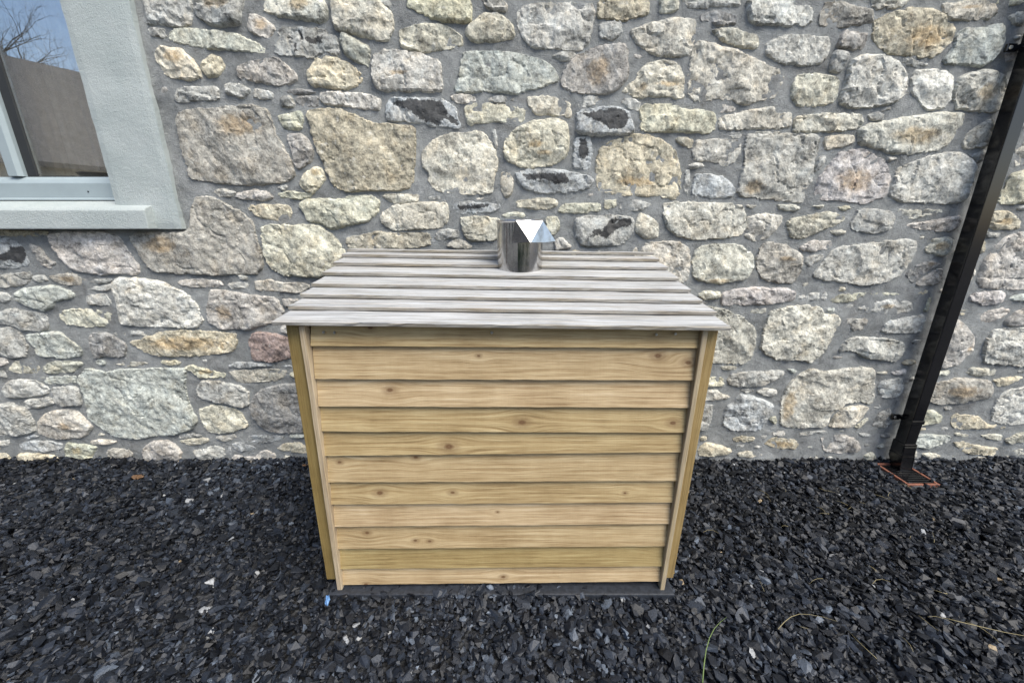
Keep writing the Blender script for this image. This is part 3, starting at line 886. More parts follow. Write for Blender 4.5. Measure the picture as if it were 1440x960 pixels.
def stone_geo(poly, seed, step=0.0105):
    """one rough split stone: verts (x, y, z) with its face towards -y, faces"""
    rr = random.Random(seed)
    O = outline(poly, step, seed)
    lo, hi = O.min(0), O.max(0)
    ext = hi - lo
    small = min(ext)
    gx = np.arange(lo[0], hi[0], step)
    gzz = np.arange(lo[1], hi[1], step * 0.87)
    X, Z = np.meshgrid(gx, gzz)
    X = X + (np.arange(len(gzz)) % 2)[:, None] * step * 0.5
    loc = np.random.default_rng(seed)
    P = np.stack([X.ravel(), Z.ravel()], 1) + loc.uniform(-0.25, 0.25, (X.size, 2)) * step
    if len(P):
        m = inside(P, O)
        P = P[m]
    if len(P):
        P = P[edist(P, O) > step * 0.45]
    n = len(O)
    allp = np.vstack([O, P]) if len(P) else O
    res = geometry.delaunay_2d_cdt([Vector(p) for p in allp], [(i, (i + 1) % n) for i in range(n)], [], 1, 1e-7)
    V = np.array([v[:] for v in res[0]])
    Fc = [tuple(f) for f in res[2]]
    d = edist(V, O)
    Hs = min(0.034, 0.016 + 0.10 * small) * rr.uniform(0.75, 1.2)
    w = rr.uniform(0.004, 0.010) if small > 0.1 else rr.uniform(0.003, 0.006)
    prof = Hs * (1 - np.exp(-d / w))
    c = (lo + hi) / 2
    cap = np.full(len(V), 9.0)
    for k in range(rr.randint(4, 8)):
        a = rr.uniform(0, 6.283)
        sl_ = rr.uniform(0.02, 0.38)
        off = rr.uniform(0.8, 1.2) * Hs + sl_ * rr.uniform(0, 0.25) * small
        cap = np.minimum(cap, off + sl_ * ((V[:, 0] - c[0]) * math.cos(a) + (V[:, 1] - c[1]) * math.sin(a)))
    cap = np.maximum(cap, 0.55 * Hs)
    q = np.stack([V[:, 0], V[:, 1], np.full(len(V), seed * 0.37)], 1)
    nz = 0.0055 * fbm(q * 11, 3) + 0.0042 * fbm(q * 36 + 9, 3)
    rid = np.abs(vnoise(q * 16 + 31))
    nz -= 0.007 * np.clip(0.16 - rid, 0, 1) / 0.16 * (vnoise(q * 5 + 3) > 0.0)
    stp = fbm(q * [6, 9, 1] + 61, 2)
    nz += 0.006 * np.clip((stp - 0.15) * 14, 0, 1) * (1 if rr.random() < 0.6 else 0)
    h = np.minimum(prof, cap) + nz * np.clip(d / 0.016, 0.1, 1)
    Y = 0.015 - h
    return V, Y, Fc, O, n


def field(P, polys, soft):
    r = np.zeros(len(P))
    for pl in polys:
        pl = np.asarray(pl, float)
        sd = edist(P, pl)
        sd = np.where(inside(P, pl), -sd, sd)
        r = np.maximum(r, np.clip(0.5 - sd / soft, 0, 1))
    return r


wall = thing('stone_wall', 'rubble stone wall of pale granite and fieldstone pointed with grey mortar', 'wall')
traced = []
for si, line in enumerate(STONES.strip().split('\n')):
    parts = line.split('|')
    hd = parts[0].split()
    rd = lambda L: np.array([[float(a) / 1000 for a in q.split(',')] for q in L])
    poly = rd(hd[1:])
    traced.append(poly)
    tar = [rd(p.split()[1:]) for p in parts[1:] if p[0] == 'k']
    rust = [[float(a) / 1000 for a in p.split()[1].split(',')] for p in parts[1:] if p[0] == 'o']
    V, Y, Fc, O, n = stone_geo(poly, si + 1)
    c = V.mean(0)
    # short sides running back into the wall
    nv = len(V)
    rim = np.arange(n)
    back = np.stack([V[:n, 0], np.full(n, 0.07), V[:n, 1]], 1)
    full = np.vstack([np.stack([V[:, 0], Y, V[:, 1]], 1), back]) - np.array([c[0], 0, c[1]])
    area2 = sum(O[i, 0] * O[(i + 1) % n, 1] - O[(i + 1) % n, 0] * O[i, 1] for i in range(n))
    F2 = []
    for f in Fc:
        a, b, d_ = V[f[0]], V[f[1]], V[f[2]]
        cr = (b[0] - a[0]) * (d_[1] - a[1]) - (b[1] - a[1]) * (d_[0] - a[0])
        F2.append(f if cr > 0 else f[::-1])
    for i in range(n):
        j = (i + 1) % n
        F2.append((j, i, nv + i, nv + j) if area2 > 0 else (i, j, nv + j, nv + i))
    me = pydata('stone', full, F2, False)
    rr = random.Random(si * 3 + 5)
    t = np.array(TINT[hd[0]])
    if hd[0] == 'c':
        t = t * (1 + 0.05 * np.array([rr.gauss(0, 0.4), 0, rr.gauss(0, 1)]))
    t = t * rr.uniform(0.84, 1.14)
    cattr(me, 'tint', np.tile(t, (len(full), 1)))
    P2 = np.vstack([V, V[:n]])
    fattr(me, 'tar', field(P2, tar, 0.035) if tar else np.zeros(len(P2)))
    ru = np.zeros(len(P2))
    for (ex, ez, rx, rz) in rust:
        ru = np.maximum(ru, np.clip(1.5 - np.hypot((P2[:, 0] - ex) / max(rx, 0.012), (P2[:, 1] - ez) / max(rz, 0.012)), 0, 1))
    fattr(me, 'rust', ru * 0.62)
    obj('stone', me, M_STONE, wall, (c[0], 0, c[1]))

# occupancy map so that the stones beyond the frame and behind the box keep clear of the ones above
XA, ZA, CS = -5.8, -0.1, 0.01
occ = np.zeros((360, 1160), bool)
cx_, cz_ = np.meshgrid(XA + (np.arange(1160) + 0.5) * CS, ZA + (np.arange(360) + 0.5) * CS)
CP = np.stack([cx_.ravel(), cz_.ravel()], 1)
for poly in traced:
    lo, hi = poly.min(0), poly.max(0)
    sel = np.where((CP[:, 0] > lo[0]) & (CP[:, 0] < hi[0]) & (CP[:, 1] > lo[1]) & (CP[:, 1] < hi[1]))[0]
    occ.ravel()[sel[inside(CP[sel], poly)]] = True
frame = np.array([(-2.49, 2.58), (2.49, 2.58), (3.44, -0.02), (-3.44, -0.02)])
behind = np.array([(-1.16, 0.03), (-1.14, 0.85), (-0.93, 1.0), (-0.8, 1.18), (0.68, 1.18), (0.9, 1.0), (1.06, 0.85), (1.0, 0.03)])
occ.ravel()[inside(CP, frame) & ~inside(CP, behind)] = True
occ.ravel()[(CP[:, 0] > -3.9) & (CP[:, 0] < -1.76) & (CP[:, 1] > 1.46)] = True
d_occ = occ.copy()
for sh in range(1, 2):
    d_occ[1:] |= occ[:-1]
    d_occ[:-1] |= occ[1:]
    d_occ[:, 1:] |= occ[:, :-1]
    d_occ[:, :-1] |= occ[:, 1:]
BV, BF, BT = [], [], []
bb = 0
rr = random.Random(99)
z = 0.0
sid = 2000
rowocc = np.zeros_like(occ)
while z < 3.35:
    hrow = rr.uniform(0.07, 0.22)
    x = -5.75 + rr.uniform(0, 0.1)
    while x < 5.7:
        wd = hrow * rr.uniform(0.9, 2.6)
        z0, z1 = z + rr.uniform(0.006, 0.016), z + hrow - rr.uniform(0.006, 0.016)
        j = lambda s=0.18: rr.uniform(-s, s) * hrow
        a = 0.25
        pl = np.array([(x + a * hrow * rr.random(), z0 + abs(j(0.1))), (x + wd * 0.5 + j(), z0), (x + wd - a * hrow * rr.random(), z0 + abs(j(0.1))), (x + wd - abs(j(0.1)), (z0 + z1) / 2 + j()),
                       (x + wd - a * hrow * rr.random(), z1 - abs(j(0.1))), (x + wd * 0.5 + j(), z1), (x + a * hrow * rr.random(), z1 - abs(j(0.1))), (x + abs(j(0.1)), (z0 + z1) / 2 + j())])
        x += wd + rr.uniform(0.015, 0.03)
        lo, hi = pl.min(0), pl.max(0)
        i0, i1 = int((lo[0] - XA) / CS), int((hi[0] - XA) / CS) + 1
        k0, k1 = int((lo[1] - ZA) / CS), int((hi[1] - ZA) / CS) + 1
        if i0 < 0 or i1 > 1160 or k1 > 360 or d_occ[max(k0, 0):k1, i0:i1].any():
            continue
        sid += 1
        rowocc[max(k0, 0):k1, i0:i1] = True
        V, Y, Fc, O, n = stone_geo(pl, sid, 0.024)
        BV.append(np.stack([V[:, 0], Y, V[:, 1]], 1))
        BF += [tuple(q + bb for q in f[::-1]) if ((V[f[1]] - V[f[0]])[0] * (V[f[2]] - V[f[0]])[1] - (V[f[1]] - V[f[0]])[1] * (V[f[2]] - V[f[0]])[0]) < 0 else tuple(q + bb for q in f) for f in Fc]
        BT.append(np.tile(np.array(TINT[rr.choice('ccccwgggtpnbu')]) * rr.uniform(0.84, 1.14), (len(V), 1)))
        bb += len(V)
    z += hrow
sid = 4000
jo = np.zeros_like(occ)
for poly in traced:
    lo, hi = poly.min(0), poly.max(0)
    sel = np.where((CP[:, 0] > lo[0]) & (CP[:, 0] < hi[0]) & (CP[:, 1] > lo[1]) & (CP[:, 1] < hi[1]))[0]
    jo.ravel()[sel[inside(CP[sel], poly)]] = True
jo.ravel()[(CP[:, 0] > -3.9) & (CP[:, 0] < -1.80) & (CP[:, 1] > 1.47)] = True
jo |= rowocc
for it in range(16000):
    k = rr.randrange(len(CP))
    if jo.ravel()[k] or CP[k, 1] < 0.02 or CP[k, 1] > 2.6 or abs(CP[k, 0]) > 5.6:
        continue
    hw, hh = rr.uniform(0.022, 0.06), rr.uniform(0.011, 0.02)
    if not occ.ravel()[k]:
        if it < 8000:
            hw, hh = rr.uniform(0.04, 0.11), rr.uniform(0.03, 0.065)
    i0, i1 = int((CP[k, 0] - hw - 0.008 - XA) / CS), int((CP[k, 0] + hw + 0.008 - XA) / CS) + 1
    k0, k1 = int((CP[k, 1] - hh - 0.006 - ZA) / CS), int((CP[k, 1] + hh + 0.006 - ZA) / CS) + 1
    if i0 < 0 or k0 < 0 or jo[k0:k1, i0:i1].any():
        continue
    jo[k0:k1, i0:i1] = True
    na = 7
    pl = np.array([(CP[k, 0] + hw * math.cos(6.283 * q_ / na + 0.3) * rr.uniform(0.75, 1.05), CP[k, 1] + hh * math.sin(6.283 * q_ / na + 0.3) * rr.uniform(0.75, 1.05)) for q_ in range(na)])
    sid += 1
    V, Y, Fc, O, n = stone_geo(pl, sid, 0.009 if hh < 0.021 else 0.016)
    BV.append(np.stack([V[:, 0], Y + 0.004, V[:, 1]], 1))
    BF += [tuple(q + bb for q in f[::-1]) if ((V[f[1]] - V[f[0]])[0] * (V[f[2]] - V[f[0]])[1] - (V[f[1]] - V[f[0]])[1] * (V[f[2]] - V[f[0]])[0]) < 0 else tuple(q + bb for q in f) for f in Fc]
    BT.append(np.tile(np.array(TINT[rr.choice('ccggtpb')]) * rr.uniform(0.8, 1.1), (len(V), 1)))
    bb += len(V)
me = pydata('outer_stones', np.vstack(BV), BF, False)
cattr(me, 'tint', np.vstack(BT))
fattr(me, 'tar', np.zeros(bb))
fattr(me, 'rust', np.zeros(bb))
kind(obj('outer_stones', me, M_STONE, wall), 'stuff')

# mortar bed, with an opening for the window
OPX0, OPX1, OPZ0 = -3.42, -2.13, 1.60
nx, nz = 960, 296
xs = np.linspace(-5.8, 5.8, nx)
zs = np.linspace(-0.12, 3.42, nz)
XX, ZZ = np.meshgrid(xs, zs)
q = np.stack([XX.ravel(), ZZ.ravel(), np.zeros(XX.size)], 1)
yy = 0.0062 + 0.0045 * fbm(q * 6, 3) + 0.0034 * fbm(q * 36 + 5, 2)
Vm = np.stack([XX.ravel(), yy, ZZ.ravel()], 1)
ii, kk = np.meshgrid(np.arange(nx - 1), np.arange(nz - 1))
ii, kk = ii.ravel(), kk.ravel()
hole = (xs[ii] > OPX0) & (xs[ii + 1] < OPX1) & (zs[kk] > OPZ0) & (zs[kk + 1] < 2.9)
ii, kk = ii[~hole], kk[~hole]
Fm = np.stack([kk * nx + ii, kk * nx + ii + 1, (kk + 1) * nx + ii + 1, (kk + 1) * nx + ii], 1)
me = pydata('mortar', Vm, Fm.tolist(), True)
obj('mortar', me, M_MORTAR, wall)

# ------------------------------------------------------------------ window in the wall
win = thing('window', 'pale grey framed window with painted render surround and sill in the stone wall', 'window', (-2.77, 0, 1.49))


def wpart(name, me, mat, par=None):
    for v in me.vertices:
        v.co.x += 2.77
        v.co.z -= 1.49
    return obj(name, me, mat, par or win)


def slab_me(name, x0, x1, y0, y1, z0, z1, seed, step=0.03, amp=0.0022):
    """render band: front face at y0 with a slightly uneven trowelled surface"""
    bm = bmesh.new()
    nx_, nz_ = max(2, int((x1 - x0) / step)), max(2, int((z1 - z0) / step))
    g_ = [[None] * (nz_ + 1) for _ in range(nx_ + 1)]
    pts = np.array([[x0 + (x1 - x0) * i / nx_, z0 + (z1 - z0) * k / nz_, seed] for i in range(nx_ + 1) for k in range(nz_ + 1)])
    dy = amp * fbm(pts * [9, 9, 1], 3)
    ex = amp * fbm(pts * [22, 22, 1] + 40, 2)
    for i in range(nx_ + 1):
        for k in range(nz_ + 1):
            e = i in (0, nx_) or k in (0, nz_)
            id_ = i * (nz_ + 1) + k
            g_[i][k] = bm.verts.new((pts[id_][0] + (ex[id_] if i in (0, nx_) else 0), y0 + dy[id_] + (0.004 if e else 0), pts[id_][1]))
    for i in range(nx_):
        for k in range(nz_):
            bm.faces.new((g_[i][k], g_[i + 1][k], g_[i + 1][k + 1], g_[i][k + 1]))
    bd = [e for e in bm.edges if e.is_boundary]
    r_ = bmesh.ops.extrude_edge_only(bm, edges=bd)
    for v in [v for v in r_['geom'] if isinstance(v, bmesh.types.BMVert)]:
        v.co.y = y1
    bmesh.ops.recalc_face_normals(bm, faces=bm.faces[:])
    me = bpy.data.meshes.new(name)
    bm.to_mesh(me)
    bm.free()
    return me


wpart('render_surround', slab_me('render_surround', -2.149, -1.821, -0.024, 0.13, 1.493, 3.16, 3.0), M_RENDER)
wpart('render_surround', slab_me('render_surround', -3.72, -3.393, -0.024, 0.13, 1.493, 3.16, 8.0), M_RENDER)
wpart('render_surround', slab_me('render_surround', -3.39, -2.152, -0.022, 0.13, 2.84, 3.158, 5.0), M_RENDER)
wpart('sill', prism_me('sill', [(-0.075, 1.492), (-0.075, 1.588), (-0.062, 1.603), (0.05, 1.642), (0.13, 1.642), (0.13, 1.492)], 'x', -3.60, -1.955, 0.006), M_RENDER)
fr0, fr1 = 0.06, 0.12
wpart('frame_rail', prism_me('frame_rail', [(fr0, 1.644), (fr0, 1.736), (fr0 + 0.012, 1.756), (fr0 + 0.028, 1.771), (fr1, 1.771), (fr1, 1.644)], 'x', -3.385, -2.155, 0.003), M_PVC)
wpart('drip_bead', prism_me('drip_bead', [(fr0 - 0.012, 1.646), (fr0 - 0.012, 1.652), (fr0 - 0.001, 1.66), (fr0 - 0.001, 1.646)], 'x', -3.38, -2.16), M_PVC)
wpart('frame_rail', box_me('frame_rail', -3.385, -2.155, fr0, fr1, 2.76, 2.84, 0.004), M_PVC)
wpart('frame_stile', box_me('frame_stile', -3.385, -3.315, fr0 + .001, fr1, 1.772, 2.759, 0.004), M_PVC)
wpart('frame_stile', box_me('frame_stile', -2.215, -2.155, fr0 + .001, fr1, 1.772, 2.759, 0.004), M_PVC)
wpart('mullion', prism_me('mullion', [(-2.779, fr0 + .002), (-2.727, fr0 + .002), (-2.713, fr0 + 0.02), (-2.713, fr1), (-2.779, fr1)], 'z', 1.772, 2.759, 0.002), M_PVC)
wpart('gasket', box_me('gasket', -2.712, -2.664, 0.098, 0.112, 1.772, 2.759), M_RUBBER)  # gasket made wide: the dark reveal reflection is put into its colour
wpart('gasket', box_me('gasket', -2.792, -2.78, 0.085, 0.112, 1.772, 2.759), M_RUBBER)
wpart('gasket', box_me('gasket', -2.663, -2.216, 0.098, 0.112, 1.772, 1.777), M_RUBBER)
wpart('glass_pane', box_me('glass_pane', -2.664, -2.214, 0.113, 0.119, 1.77, 2.76), M_GLASS)
wpart('glass_pane', box_me('glass_pane', -3.316, -2.779, 0.113, 0.119, 1.77, 2.76), M_GLASS)
bm = bmesh.new()
bmesh.ops.create_cone(bm, cap_ends=True, segments=10, radius1=0.004, radius2=0.004, depth=0.004, matrix=Matrix.Translation((-2.36, fr0 - 0.001, 1.692)) @ Matrix.Rotation(R(90), 4, 'X'))
me = bpy.data.meshes.new('drain_hole')
bm.to_mesh(me)
bm.free()
wpart('drain_hole', me, M_RUBBER)

# the room behind the pane
M_ROOM = plain('cream_room_paint', (0.5, 0.46, 0.38), 0.85)
bm = bmesh.new()
box_bm(bm, -4.4, -1.3, 0.135, 3.4, 0.4, 3.3)
fz = [f for f in bm.faces if all(abs(v.co.y - 0.135) < 1e-4 for v in f.verts)]
bmesh.ops.delete(bm, geom=fz, context='FACES')
for (x0, x1, z0, z1) in ((-4.4, -3.40, 0.4, 3.3), (-2.14, -1.3, 0.4, 3.3), (-3.40, -2.14, 0.4, 1.65), (-3.40, -2.14, 2.84, 3.3)):
    bm.faces.new([bm.verts.new(p) for p in ((x0, 0.135, z0), (x1, 0.135, z0), (x1, 0.135, z1), (x0, 0.135, z1))])
me = bpy.data.meshes.new('room')
bm.to_mesh(me)
bm.free()
kind(obj('room', me, M_ROOM), 'structure')
M_CLOTH = plain('cream_curtain', (0.68, 0.63, 0.54), 0.9)
V, Fc = [], []
n = 200
for sgn in (0, 0.006):
    for i in range(n + 1):
        x = -3.30 + 1.02 * i / n
        yv = 0.30 + 0.022 * math.sin(i * 0.62) + 0.008 * math.sin(i * 1.7 + 1) + sgn
        V += [(x, yv, 1.2), (x, yv, 2.85)]
for s_ in (0, 1):
    o_ = s_ * 2 * (n + 1)
    Fc += [(o_ + 2 * i, o_ + 2 * i + 2, o_ + 2 * i + 3, o_ + 2 * i + 1) for i in range(n)]
tag(obj('curtain', pydata('curtain', V, Fc, True), M_CLOTH), 'cream curtain hanging behind the window glass', 'curtain')
orn = thing('ornament', 'small dark footed bowl standing inside the window near the surround', 'ornament', (-2.42, 0.2, 1.65))


def lathe(name, prof, n=28, smooth=True):
    V = [(r * math.cos(2 * math.pi * k / n), r * math.sin(2 * math.pi * k / n), z) for r, z in prof for k in range(n)]
    Fc = [(i * n + k, i * n + (k + 1) % n, (i + 1) * n + (k + 1) % n, (i + 1) * n + k) for i in range(len(prof) - 1) for k in range(n)]
    return pydata(name, V, Fc, smooth)


M_IRON = plain('dark_iron', (0.03, 0.03, 0.03), 0.5)
obj('bowl', lathe('bowl', [(0.001, 0.11), (0.04, 0.112), (0.075, 0.135), (0.09, 0.15), (0.085, 0.152), (0.05, 0.125), (0.001, 0.12)]), M_IRON, orn)
for k in range(3):
    a = k * 2.094 + 0.4
    Vt, Ft = tube_np([(0.035 * math.cos(a), 0.035 * math.sin(a), 0.115), (0.055 * math.cos(a), 0.055 * math.sin(a), 0.06), (0.045 * math.cos(a), 0.045 * math.sin(a), 0.0)], [0.007, 0.006, 0.008])
    obj('leg', pydata('leg', Vt, Ft, True), M_IRON, orn)
# inner window board
kind(obj('window_board', box_me('window_board', -3.38, -2.16, 0.136, 0.3, 1.615, 1.649, 0.004), M_PVC), 'structure')

# ------------------------------------------------------------------ timber boiler cover
BOARDS = [[-0.6969, 1.1758, 0.6494, 1.1605, -0.6986, 1.1035, 0.6482, 1.0956], [-0.6986, 1.1035, 0.6482, 1.0956, -0.7015, 0.9798, 0.646, 0.9743], [-0.7015, 0.9798, 0.646, 0.9743, -0.704, 0.8727, 0.6441, 0.8669], [-0.704, 0.8727, 0.6441, 0.8669, -0.7064, 0.7698, 0.6423, 0.7638], [-0.7064, 0.7698, 0.6423, 0.7638, -0.7089, 0.6657, 0.6408, 0.6813], [-0.7089, 0.6657, 0.6408, 0.6813, -0.7116, 0.5476, 0.6385, 0.5541], [-0.7116, 0.5476, 0.6385, 0.5541, -0.7141, 0.4444, 0.6367, 0.4545], [-0.7141, 0.4444, 0.6367, 0.4545, -0.7166, 0.3371, 0.6349, 0.3512], [-0.7166, 0.3371, 0.6349, 0.3512, -0.7192, 0.2255, 0.6329, 0.2402], [-0.7192, 0.2255, 0.6329, 0.2402, -0.7217, 0.1208, 0.631, 0.136], [-0.7217, 0.1208, 0.631, 0.136, -0.7237, 0.0358, 0.6296, 0.0553]]
KNOTS = [[1, 0.5179, 1.0665, 0.0225], [1, 0.6271, 1.0424, 0.02], [1, -0.1188, 1.0638, 0.01], [2, -0.444, 0.9324, 0.02], [3, 0.0373, 0.8055, 0.025], [3, 0.5992, 0.8055, 0.02], [4, -0.2389, 0.706, 0.0299], [6, -0.5225, 0.4981, 0.0225], [6, -0.2344, 0.4981, 0.015], [6, 0.4468, 0.4915, 0.01], [8, -0.5938, 0.3052, 0.015], [8, -0.3974, 0.2692, 0.0125], [8, -0.3388, 0.2656, 0.0125], [9, 0.6078, 0.2292, 0.015], [10, -0.0366, 0.0747, 0.015], [10, -0.6243, 0.0475, 0.015], [0, -0.4951, 1.163, 0.015], [5, -0.3703, 0.6532, 0.015], [5, -0.6662, 0.6343, 0.0125], [7, -0.0575, 0.4033, 0.0075]]
LID = [[-0.8307, -0.2463, 1.3834, 0.7167, -0.2399, 1.3655], [-0.8277, -0.3195, 1.3641, 0.7146, -0.3315, 1.3413], [-0.8229, -0.4342, 1.3338, 0.7179, -0.438, 1.3131], [-0.8179, -0.5533, 1.3023, 0.7182, -0.5657, 1.2794], [-0.8129, -0.6732, 1.2707, 0.7229, -0.6815, 1.2488], [-0.8088, -0.7725, 1.2444, 0.7243, -0.7838, 1.2218], [-0.8047, -0.8723, 1.218, 0.7359, -0.8749, 1.1977], [-0.8, -0.985, 1.1883, 0.7319, -0.985, 1.1686]]
cover = thing('boiler_cover', 'timber slatted box with sloping weathered lid standing against the stone wall', 'boiler cover', (-0.04, -0.6, 0))
CO = Vector((-0.04, -0.6, 0))


def board_me(name, L, h, t_low, t_high, lean, seed, amp=0.0012, nseg=40, edge=False):
    """feather-edge board: x along, z up, face towards -y; `lean` is how far the top sits back"""
    bv = 0.0015
    prof = [(0, 0), (-t_low + bv, 0), (-t_low, bv), (-t_low * 0.62 - t_high * 0.38 + lean * 0.4, h * 0.4), (lean - t_high, h), (lean, h)]
    V, Fc = [], []
    m = len(prof)
    pts = np.array([[i * L / nseg * 9, seed, k * 3.1] for i in range(nseg + 1) for k in range(m)])
    a, b = amp * fbm(pts, 3), amp * fbm(pts * [3.3, 1, 1] + 70, 3)
    for i in range(nseg + 1):
        for k, (y, z) in enumerate(prof):
            j = i * m + k
            V.append((-L / 2 + L * i / nseg, y + (a[j] * 0.6 if 0 < k < 5 else 0), z + (b[j] if k in (1, 2) else 0) - (0.0 if k else 0.0)))
    for i in range(nseg):
        for k in range(m):
            k2 = (k + 1) % m
            Fc.append((i * m + k, i * m + k2, (i + 1) * m + k2, (i + 1) * m + k))
    Fc.append(tuple(range(m))[::-1])
    Fc.append(tuple(nseg * m + k for k in range(m)))
    me = pydata(name, V, Fc)
    bm = bmesh.new()
    bm.from_mesh(me)
    if edge:
        for f in bm.faces:
            if max(v.co.z for v in f.verts) < 0.004 or len(f.verts) > 4:
                f.material_index = 1
    bmesh.ops.recalc_face_normals(bm, faces=bm.faces[:])
    bm.to_mesh(me)
    bm.free()
    return me


def knot_props(o, ks):
    for i in range(4):
        k = ks[i] if i < len(ks) else (50.0, 50.0, 0.001)
        o['knot%d' % (i + 1)] = [float(k[0]), float(k[1]), float(k[2])]


YB = -0.935
for bi, (txl, tzl, txr, tzr, bxl, bzl, bxr, bzr) in enumerate(BOARDS):
    xl, xr = bxl - 0.004, bxr + 0.004
    L = xr - xl
    mid = Vector(((xl + xr) / 2, YB, (bzl + bzr) / 2))
    h = (tzl + tzr) / 2 - mid.z + (0.028 if bi else -0.002)
    o = obj('cladding_board', board_me('cladding_board', L, h, 0.0145, 0.006, 0.012, 11 + bi), M_WOOD, cover, mid - CO, (0, -math.atan2(bzr - bzl, L), 0))
    ks = [(kx - mid.x, kz - mid.z, kr * 0.85) for (b_, kx, kz, kr) in KNOTS if b_ == bi]
    knot_props(o, ks)
    if bi == 0:
        o['label'] = 'shaded top board with nail heads under the lid'
        for kx in (-0.652, -0.615, -0.07, 0.50, 0.566):
            bm = bmesh.new()
            bmesh.ops.create_cone(bm, cap_ends=True, segments=12, radius1=0.0055, radius2=0.004, depth=0.004, matrix=Matrix.Translation((kx - mid.x, -0.0125, random.uniform(0.048, 0.054))) @ Matrix.Rotation(R(90), 4, 'X'))
            me = bpy.data.meshes.new('nail')
            bm.to_mesh(me)
            bm.free()
            obj('nail', me, M_NAIL, o)


def beam(name, A, B, w, d, mat, parent, seed, bev=0.002, knots=()):
    """straight timber from A down to B; w across x, d along y (A, B on the front centre line)"""
    A, B = Vector(A), Vector(B)
    L = (A - B).length
    me = box_me(name, -L / 2, L / 2, -w / 2, w / 2, -d, 0, bev, 1)
    bm = bmesh.new()
    bm.from_mesh(me)
    bmesh.ops.subdivide_edges(bm, edges=[e for e in bm.edges if abs(e.verts[0].co.x - e.verts[1].co.x) > L * 0.5], cuts=24, use_grid_fill=True)
    co = np.array([v.co[:] for v in bm.verts])
    nn = 0.0012 * fbm(co * [9, 30, 30] + seed * 13.1, 3)
    for v, k in zip(bm.verts, nn):
        v.co.y += k
        v.co.z += k * 0.6
    bm.to_mesh(me)
    bm.free()
    # grain runs along local x, local y is across the timber, local z points to the front
    xa = (A - B).normalized()
    za = Vector((0, -1, 0))
    ya = za.cross(xa)
    o = obj(name, me, mat, parent)
    mw = Matrix((xa, ya, za)).transposed().to_4x4()
    mw.translation = (A + B) / 2 - CO
    o.matrix_local = mw
    # the wood material reads z as the across-grain direction
    o2 = [v.co.copy() for v in me.vertices]
    R90 = Matrix.Rotation(R(90), 4, 'X')
    me.transform(R90)
    o.matrix_local = mw @ R90.inverted()
    knot_props(o, list(knots))
    return o


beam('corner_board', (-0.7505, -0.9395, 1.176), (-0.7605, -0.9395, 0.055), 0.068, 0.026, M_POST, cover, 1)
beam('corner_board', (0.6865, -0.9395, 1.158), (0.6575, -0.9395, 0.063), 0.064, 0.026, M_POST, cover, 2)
beam('corner_batten', (-0.7160, -0.962, 1.178), (-0.7335, -0.962, 0.010), 0.0205, 0.032, M_EDGE, cover, 3)
beam('corner_batten', (0.6625, -0.962, 1.165), (0.6395, -0.962, 0.014), 0.0185, 0.032, M_EDGE, cover, 4)

# side cladding and back corner posts
TS = math.tan(R(14.8))
for side, xs_ in ((-1, -0.782), (1, 0.694)):
    for bi, bd in enumerate(BOARDS):
        zb = bd[5] if side < 0 else bd[7]
        zt = (bd[1] if side < 0 else bd[3]) + (0.028 if bi else -0.002)
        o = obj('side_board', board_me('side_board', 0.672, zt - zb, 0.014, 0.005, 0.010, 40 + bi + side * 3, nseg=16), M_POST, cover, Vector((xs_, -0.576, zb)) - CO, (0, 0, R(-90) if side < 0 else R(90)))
        knot_props(o, [])
    zt = 1.172 if side < 0 else 1.152
    me = prism_me('side_gable', [(-0.91, zt), (-0.24, zt), (-0.24, zt + 0.67 * TS + 0.0)], 'x', xs_ - 0.006, xs_ + 0.006)
    me.transform(Matrix.Translation(-CO))
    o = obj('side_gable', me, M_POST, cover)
    knot_props(o, [])
    o = beam('back_post', (xs_ - side * 0.03, -0.20, zt + 0.16), (xs_ - side * 0.03, -0.20, 0.04), 0.05, 0.05, M_POST, cover, 9 + side)

# lapped lid boards, front one lowest
TH = R(14.8)
nl = len(LID)
for i, (xl, yl, zl, xr, yr, zr) in enumerate(LID):
    if i > 0:
        nxt = LID[i - 1]
        run = math.hypot((yl + yr) / 2 - (nxt[1] + nxt[4]) / 2, (zl + zr) / 2 - (nxt[2] + nxt[5]) / 2)
    else:
        run = 0.075
    L = xr - xl
    mid = Vector(((xl + xr) / 2, (yl + yr) / 2, (zl + zr) / 2))
    me = board_me('lid_board', L, run + (0.02 if i else 0), 0.0130, 0.005, 0.0125, 80 + i, 0.0022, edge=True)
    me.materials.append(M_GREY)
    me.materials.append(M_LEDGE)
    o = obj('lid_board', me, None, cover, mid - CO)
    ax = Vector((1, (yr - yl) / L, (zr - zl) / L)).normalized()
    up0 = Vector((0, math.cos(TH), math.sin(TH)))
    nrm = ax.cross(up0).normalized()
    up = nrm.cross(ax)
    mw = Matrix((ax, -nrm, up)).transposed().to_4x4()
    mw.translation = mid - CO
    o.matrix_local = mw
    rk = random.Random(500 + i)
    knot_props(o, [(rk.uniform(-0.7, 0.7), rk.uniform(0.03, 0.08), rk.uniform(0.006, 0.011)) for _ in range(rk.randint(0, 2))])

slab = tag(obj('base_slab', box_me('base_slab', -0.735, 0.725, -0.395, 0.40, -0.01, 0.024, 0.006), M_SLAB, loc=(-0.04, -0.59, 0)), 'black base slab under the timber box, its front edge showing above the gravel', 'base slab')

